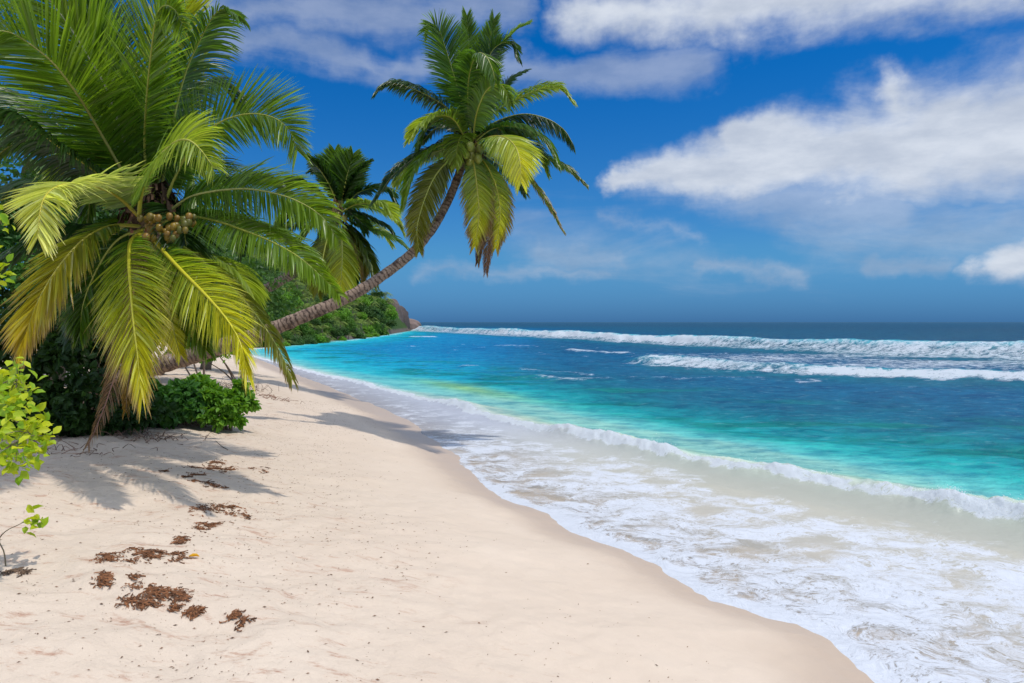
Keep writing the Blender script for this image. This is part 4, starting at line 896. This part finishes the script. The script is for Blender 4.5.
for k_ in range(2):
    rg = np.random.default_rng(650+k_); mb = MB()
    C, _ = catmull([(0, 0, -1.0), (.1, 0, .1), (.15, 0, .8)], 8); mb.add(*tube(C, np.linspace(.09, .06, 8), 6), (.24, .19, .15))
    for f_ in range(17):
        a = f_*2.4+rg.random()*.5; el = rg.uniform(-.3, 1.2); d = np.array([math.cos(a), math.sin(a), 0]); o_ = np.array([.15, 0, .8])
        C, _ = catmull([o_, o_+d*.5*math.cos(el)+[0, 0, .45*math.sin(el)+.12], o_+d*.95*math.cos(el*.6)+[0, 0, .35*math.sin(el)], o_+d*1.15+[0, 0, -.35+.3*math.sin(el)]], 16)
        S = nrm(np.cross(d, [0, 0, 1.])); t = np.linspace(0, 1, 16); lw = .34*np.sin(np.clip(t*1.1, 0, 1)*math.pi)**.6*(1-.4*t)
        cc = np.array([.09,.17,.03])*(1-rg.random())+np.array([.24,.30,.07])*rg.random()
        for sg in (1, -1):
            for q in range(1, 16):
                p0 = C[q]; T_ = nrm(C[q]-C[q-1]); e = p0+sg*S*lw[q]+T_*.12+np.array([0, 0, -.16*lw[q]/.3]); mb.add([p0-T_*.022, p0+T_*.022, e], None, [(0, 1, 2)], cc*(.8+.4*rg.random()))
    palmp.append(mesh_np('hill_palm', *mb.get()[:3], col=mb.get()[3], smooth=False)); palmp[-1].materials.append(M_FAR)
rg = np.random.default_rng(33); placed = []
lab_t = ['dark rounded tree on the far headland slope', 'darkest green tree on the far headland slope', 'light green rounded tree on the far headland slope', 'dull blue green tree on the far headland slope']
npalm = 0; tries = 0
while len(placed) < 290 and tries < 9000:
    tries += 1; u = rg.uniform(.30, .965); v = rg.random()**1.3*1.05; p = hillpt(u, v)
    sx_ = CX+p[0]/p[1]*F; sy_ = HY+(H-p[2])/p[1]*F
    if sx_ < 232: continue
    if sx_ > 390: continue
    if any((sx_-a)**2+((sy_-b)*1.25)**2 < 31 for a, b in placed): continue
    placed.append((sx_, sy_))
    palm = rg.random() < (.52 if v < .75 else .18)
    size = (rg.uniform(6.0, 10.0) if not palm else rg.uniform(6.5, 8.5))/F*p[1]
    if u > .9: size *= .7
    if palm:
        o = bpy.data.objects.new('hill_palm', palmp[int(rg.integers(2))]); tag(o, 'small feathery palm among the trees on the far headland', 'palm tree', 'palms on the far headland')
    else:
        k_ = int(rg.integers(4)); o = bpy.data.objects.new('hill_tree', protos[k_]); tag(o, lab_t[k_], 'tree', lab_t[k_].split()[0]+' trees on the far headland')
    COL.objects.link(o); o.location = p-[0, 0, .1*size]; o.rotation_euler = (0, 0, rg.uniform(0, 6.28)); o.scale = (size, size, size*rg.uniform(.8, 1.15))
# rocks
def rock(px, py, Y, rx, ry, rz, label, seed, col, tilt=0):
    v, t = ICO4; d = nrm(v); n1 = fbm(d[:, 0]*1.6+seed, d[:, 1]*1.6+d[:, 2]*1.3, seed, 4); n2 = fbm(d[:, 0]*4+seed, d[:, 2]*4+d[:, 1]*3, seed+1, 3)
    rr = .78+.42*n1+.12*n2; V = d*rr[:, None]; V = np.sign(V)*np.abs(V)**.85*np.array([rx, ry, rz]); c, s_ = math.cos(tilt), math.sin(tilt)
    V = np.stack([V[:, 0]*c-V[:, 2]*s_, V[:, 1], V[:, 0]*s_+V[:, 2]*c], 1); p = P(px, py, Y)
    f = .8+.4*n2; o = link('boulder', mesh_np('boulder', V, None, t, col=np.array(col)*f[:, None]), M_ROCK); o.location = p
    tag(o, label, 'boulder', 'granite rocks at the foot of the headland')
RC = (.17, .13, .11); RD = (.11, .088, .078)
rock(394, 317, 205, 2.3, 4, 5.6, 'tall dark rounded granite cliff block at the headland end', 1, RC, .1)
rock(400, 320, 215, 2.6, 4, 4.4, 'steep granite block just behind the tall cliff block', 2, RD, .25)
rock(408, 326, 225, 4.2, 4, 2.3, 'low sloping pinkish rock forming the tip of the headland', 3, (.27,.20,.17), -.15)
rock(404, 315, 232, 1.4, 2, 1.5, 'small rock resting on top behind the sloping tip', 4, RD)
rock(357, 333, 134, 1.0, 1, .9, 'pale pinkish rounded boulder standing out on the shore', 5, (.40,.26,.21))
rock(346, 338, 110, 1.5, 1.2, .7, 'dark low rock left of the pale boulder', 6, RD); rock(366, 336, 134, 1.8, 1.3, .8, 'dark rock right of the pale boulder', 7, RD)
rock(376, 334, 150, 2.2, 1.6, .9, 'long dark shore rock midway to the headland tip', 8, RC); rock(386, 331, 185, 2.6, 2, 1.6, 'brown shore rock below the cliff block', 9, RC)
rock(333, 341, 99, 1.5, 1, .5, 'flat dark shore rock, third from the trunk', 10, RD); rock(318, 341, 95, 1.6, 1, .7, 'brown shore rock, second from the trunk', 11, RC)
rock(303, 342, 89, 1.5, 1, .7, 'brown shore rock just right of the leaning trunk', 12, RC); rock(280, 344, 83, 1.8, 1, .6, 'shore rock hidden mostly by the leaning trunk', 13, RC)

rg = np.random.default_rng(88)
hp = [G0(*p) for p in HEADPX]
for i in range(34):
    f_ = rg.random()*(len(hp)-1.15); j = int(f_); a_ = f_-j; q = np.array(hp[j])*(1-a_)+np.array(hp[j+1])*a_; sc_ = q[1]/F
    wr = rg.uniform(2.2, 5)*sc_; hr = wr*rg.uniform(.35, .8); pxx = CX+(q[0]-.6)/q[1]*F
    v, tt_ = ICO2; d = nrm(v); rr = .7+.6*fbm(d[:, 0]*1.5+i, d[:, 1]*1.5+d[:, 2], 700+i, 3); V = d*rr[:, None]*np.array([wr, wr*.8, hr]); cl_ = np.array(RC if rg.random() < .5 else RD)*rg.uniform(.8, 1.3)
    o = link('shore_rock', mesh_np('shore_rock', V, None, tt_, col=np.tile(cl_, (len(V), 1))), M_ROCK); o.location = (q[0]-.6, q[1]+rg.uniform(0, 3), hr*.15)
    tag(o, 'small brown rock in the broken row along the waterline of the headland', 'rock', 'small shore rocks along the headland')

# ------------------------------------------------------------------ sky, sun, camera
SD = Vector((.34, -.12, 1)).normalized()
el = math.asin(SD.z); az = math.atan2(SD.x, SD.y)
wd = bpy.data.worlds.new('World'); scene.world = wd; wd.use_nodes = True; wd.node_tree.nodes.clear(); t = NT(wd.node_tree)
sky = t.n('ShaderNodeTexSky', sky_type='NISHITA'); sky.sun_disc = False; sky.sun_elevation = el; sky.sun_rotation = az; sky.air_density = 1.0; sky.dust_density = .4; sky.ozone_density = 2.5
dirv = t.n('ShaderNodeTexCoord').outputs['Generated']
sp = t.n('ShaderNodeSeparateXYZ'); t.l(dirv, sp.inputs[0]); dx, dy, dz = sp.outputs
U = t.m('MULTIPLY', t.m('ARCTAN2', dx, dy), F); Vv = t.m('MULTIPLY', t.m('ARCSINE', dz), F)
def uv(px, py):
    a = math.atan((px-CX)/F); e = math.atan((HY-py)/F*math.cos(a)); return a*F, e*F
cb = t.n('ShaderNodeCombineXYZ'); t.l(t.m('MULTIPLY', U, .01), cb.inputs[0]); t.l(t.m('MULTIPLY', Vv, .01), cb.inputs[1]); uvv = cb.outputs[0]
wn = t.n('ShaderNodeSeparateColor'); t.l(t.noise(uvv, .9, 5, .55, 0, 1), wn.inputs[0])
wn2 = t.n('ShaderNodeSeparateColor'); t.l(t.noise(uvv, 3.2, 5, .6, 0, 1), wn2.inputs[0])
Uw = t.m('ADD', U, t.m('ADD', t.m('MULTIPLY', t.m('SUBTRACT', wn.outputs[0], .5), 80), t.m('MULTIPLY', t.m('SUBTRACT', wn2.outputs[0], .5), 30)))
Vw = t.m('ADD', Vv, t.m('ADD', t.m('MULTIPLY', t.m('SUBTRACT', wn.outputs[1], .5), 46), t.m('MULTIPLY', t.m('SUBTRACT', wn2.outputs[1], .5), 26)))
def capsule(A, B, ra, rb, st=1.0):
    (ax, ay), (bx, by) = uv(*A), uv(*B); dx_, dy_ = bx-ax, by-ay; L2 = dx_*dx_+dy_*dy_
    px_ = t.m('SUBTRACT', Uw, ax); py_ = t.m('SUBTRACT', Vw, ay)
    h = t.m('DIVIDE', t.m('ADD', t.m('MULTIPLY', px_, dx_), t.m('MULTIPLY', py_, dy_)), L2, clamp=True)
    ex = t.m('SUBTRACT', px_, t.m('MULTIPLY', h, dx_)); ey = t.m('SUBTRACT', py_, t.m('MULTIPLY', h, dy_))
    d = t.m('SQRT', t.m('ADD', t.m('MULTIPLY', ex, ex), t.m('MULTIPLY', ey, ey)))
    r = t.m('ADD', ra, t.m('MULTIPLY', h, rb-ra))
    return t.m('MULTIPLY', t.m('SUBTRACT', 1, t.m('DIVIDE', d, r)), st)
def umax(l):
    a = l[0]
    for b in l[1:]:
        nd = t.m('SMOOTH_MAX', a, b, .25); a = nd
    return a
thick = umax([capsule((612,180), (850,150), 20, 66), capsule((850,150), (1100,122), 66, 74), capsule((888,92), (900,112), 26, 44, .95), capsule((745,132), (800,140), 24, 40, .95),
              capsule((570,8), (900,-14), 34, 46, .8), capsule((700,-30), (1000,-40), 56, 50, .85), capsule((1000,262), (1100,258), 22, 34, .9), 
              capsule((830,175), (930,180), 40, 40, .6)])
thin = umax([capsule((230,30), (330,52), 22, 26), capsule((330,55), (470,75), 22, 20), capsule((470,72), (700,62), 20, 34), capsule((200,2), (520,8), 24, 30), capsule((640,180), (900,215), 34, 30),
             capsule((540,250), (620,258), 24, 24, .8), capsule((780,225), (870,225), 34, 30, .8), capsule((870,262), (960,258), 14, 16), capsule((700,268), (800,266), 14, 16, .9), capsule((600,215), (700,240), 14, 12, .6),
             capsule((430,272), (600,268), 14, 12, .7), capsule((520,230), (700,262), 40, 46, .45), capsule((820,240), (1020,225), 44, 40, .7)])
nz = t.noise(t.vmap(uvv, (.75, 1.5, 1), (0, 0, .12)), 1.15, 9, .60, .25); nz2 = t.noise(t.vmap(uvv, (.5, 2.0, 1), (0, 0, .10)), 1.0, 8, .62, .5)
dT = t.step(-.03, .78, t.m('ADD', thick, t.m('MULTIPLY', t.m('SUBTRACT', nz, .5), 1.25)))
dN = t.m('MULTIPLY', t.step(-.05, .95, t.m('ADD', thin, t.m('MULTIPLY', t.m('SUBTRACT', nz2, .5), 1.9))), .46)
beh = t.m('MULTIPLY', t.step(.40, .60, nz), t.step(520, 640, t.m('ABSOLUTE', U)))       # broken cloud added outside the view to fill the shadows
hi = t.m('MULTIPLY', t.step(.42, .62, nz2), t.step(330, 450, Vv))  # overhead cloud above the view, added for the same fill light
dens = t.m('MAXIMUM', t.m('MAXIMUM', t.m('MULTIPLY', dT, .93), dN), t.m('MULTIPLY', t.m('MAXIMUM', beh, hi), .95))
dens = t.m('MULTIPLY', dens, t.step(0, 26, Vv))
# clear sky: nishita, deepened to the saturated blue of the picture
base = t.mix(1, sky.outputs[0], t.mix(t.step(0, .42, dz), (.25, .60, .95), (.002, .52, 1.10)), 'MULTIPLY')
low = t.mix(1, sky.outputs[0], (.098, .34, 1.0), 'MULTIPLY')
base = t.mix(t.step(.11, -.02, dz), base, low)
shade = t.m('ADD', t.m('MULTIPLY', t.step(.30, .72, t.noise(t.vmap(uvv, (.8, 2.0, 1), (0, 0, .2)), 1.6, 6, .6)), .55), t.m('MULTIPLY', t.step(.1, .9, t.m('ADD', thick, .3)), .45))
cc = t.mix(shade, (3.6, 4.3, 5.6), (7.3, 7.8, 8.6))
cc = t.mix(t.m('MAXIMUM', t.step(520, 640, t.m('ABSOLUTE', U)), t.step(330, 450, Vv)), cc, t.mix(1, cc, (2.9, 2.87, 2.82), 'MULTIPLY'))  # the unseen added clouds are brightened to lift the shadows
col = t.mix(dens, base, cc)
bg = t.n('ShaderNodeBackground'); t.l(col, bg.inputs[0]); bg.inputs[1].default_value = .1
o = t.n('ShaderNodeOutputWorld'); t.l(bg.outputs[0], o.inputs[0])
wd.cycles.sampling_method = 'MANUAL'; wd.cycles.sample_map_resolution = 512

ld = bpy.data.lights.new('sun', 'SUN'); ld.energy = 2.95; ld.angle = R(.8); ld.color = (1, .95, .87)
lo = bpy.data.objects.new('sun', ld); COL.objects.link(lo); lo.rotation_euler = SD.to_track_quat('Z', 'Y').to_euler(); lo.location = (0, 0, 50)
cd = bpy.data.cameras.new('camera'); cam = bpy.data.objects.new('camera', cd); COL.objects.link(cam)
cam.location = (0, 0, H); cam.rotation_euler = (R(90), 0, 0); cd.sensor_width = 36; cd.lens = 36*F/1024; cd.shift_y = -(341.5-HY)/1024
cd.clip_start = .1; cd.clip_end = 60000
scene.camera = cam
scene.view_settings.view_transform = 'Standard'; scene.view_settings.look = 'None'; scene.view_settings.exposure = 0; scene.view_settings.gamma = 1
scene.render.engine = 'CYCLES'
scene.cycles.transparent_max_bounces = 16; scene.cycles.max_bounces = 6
scene.render.resolution_x = 1024; scene.render.resolution_y = 683
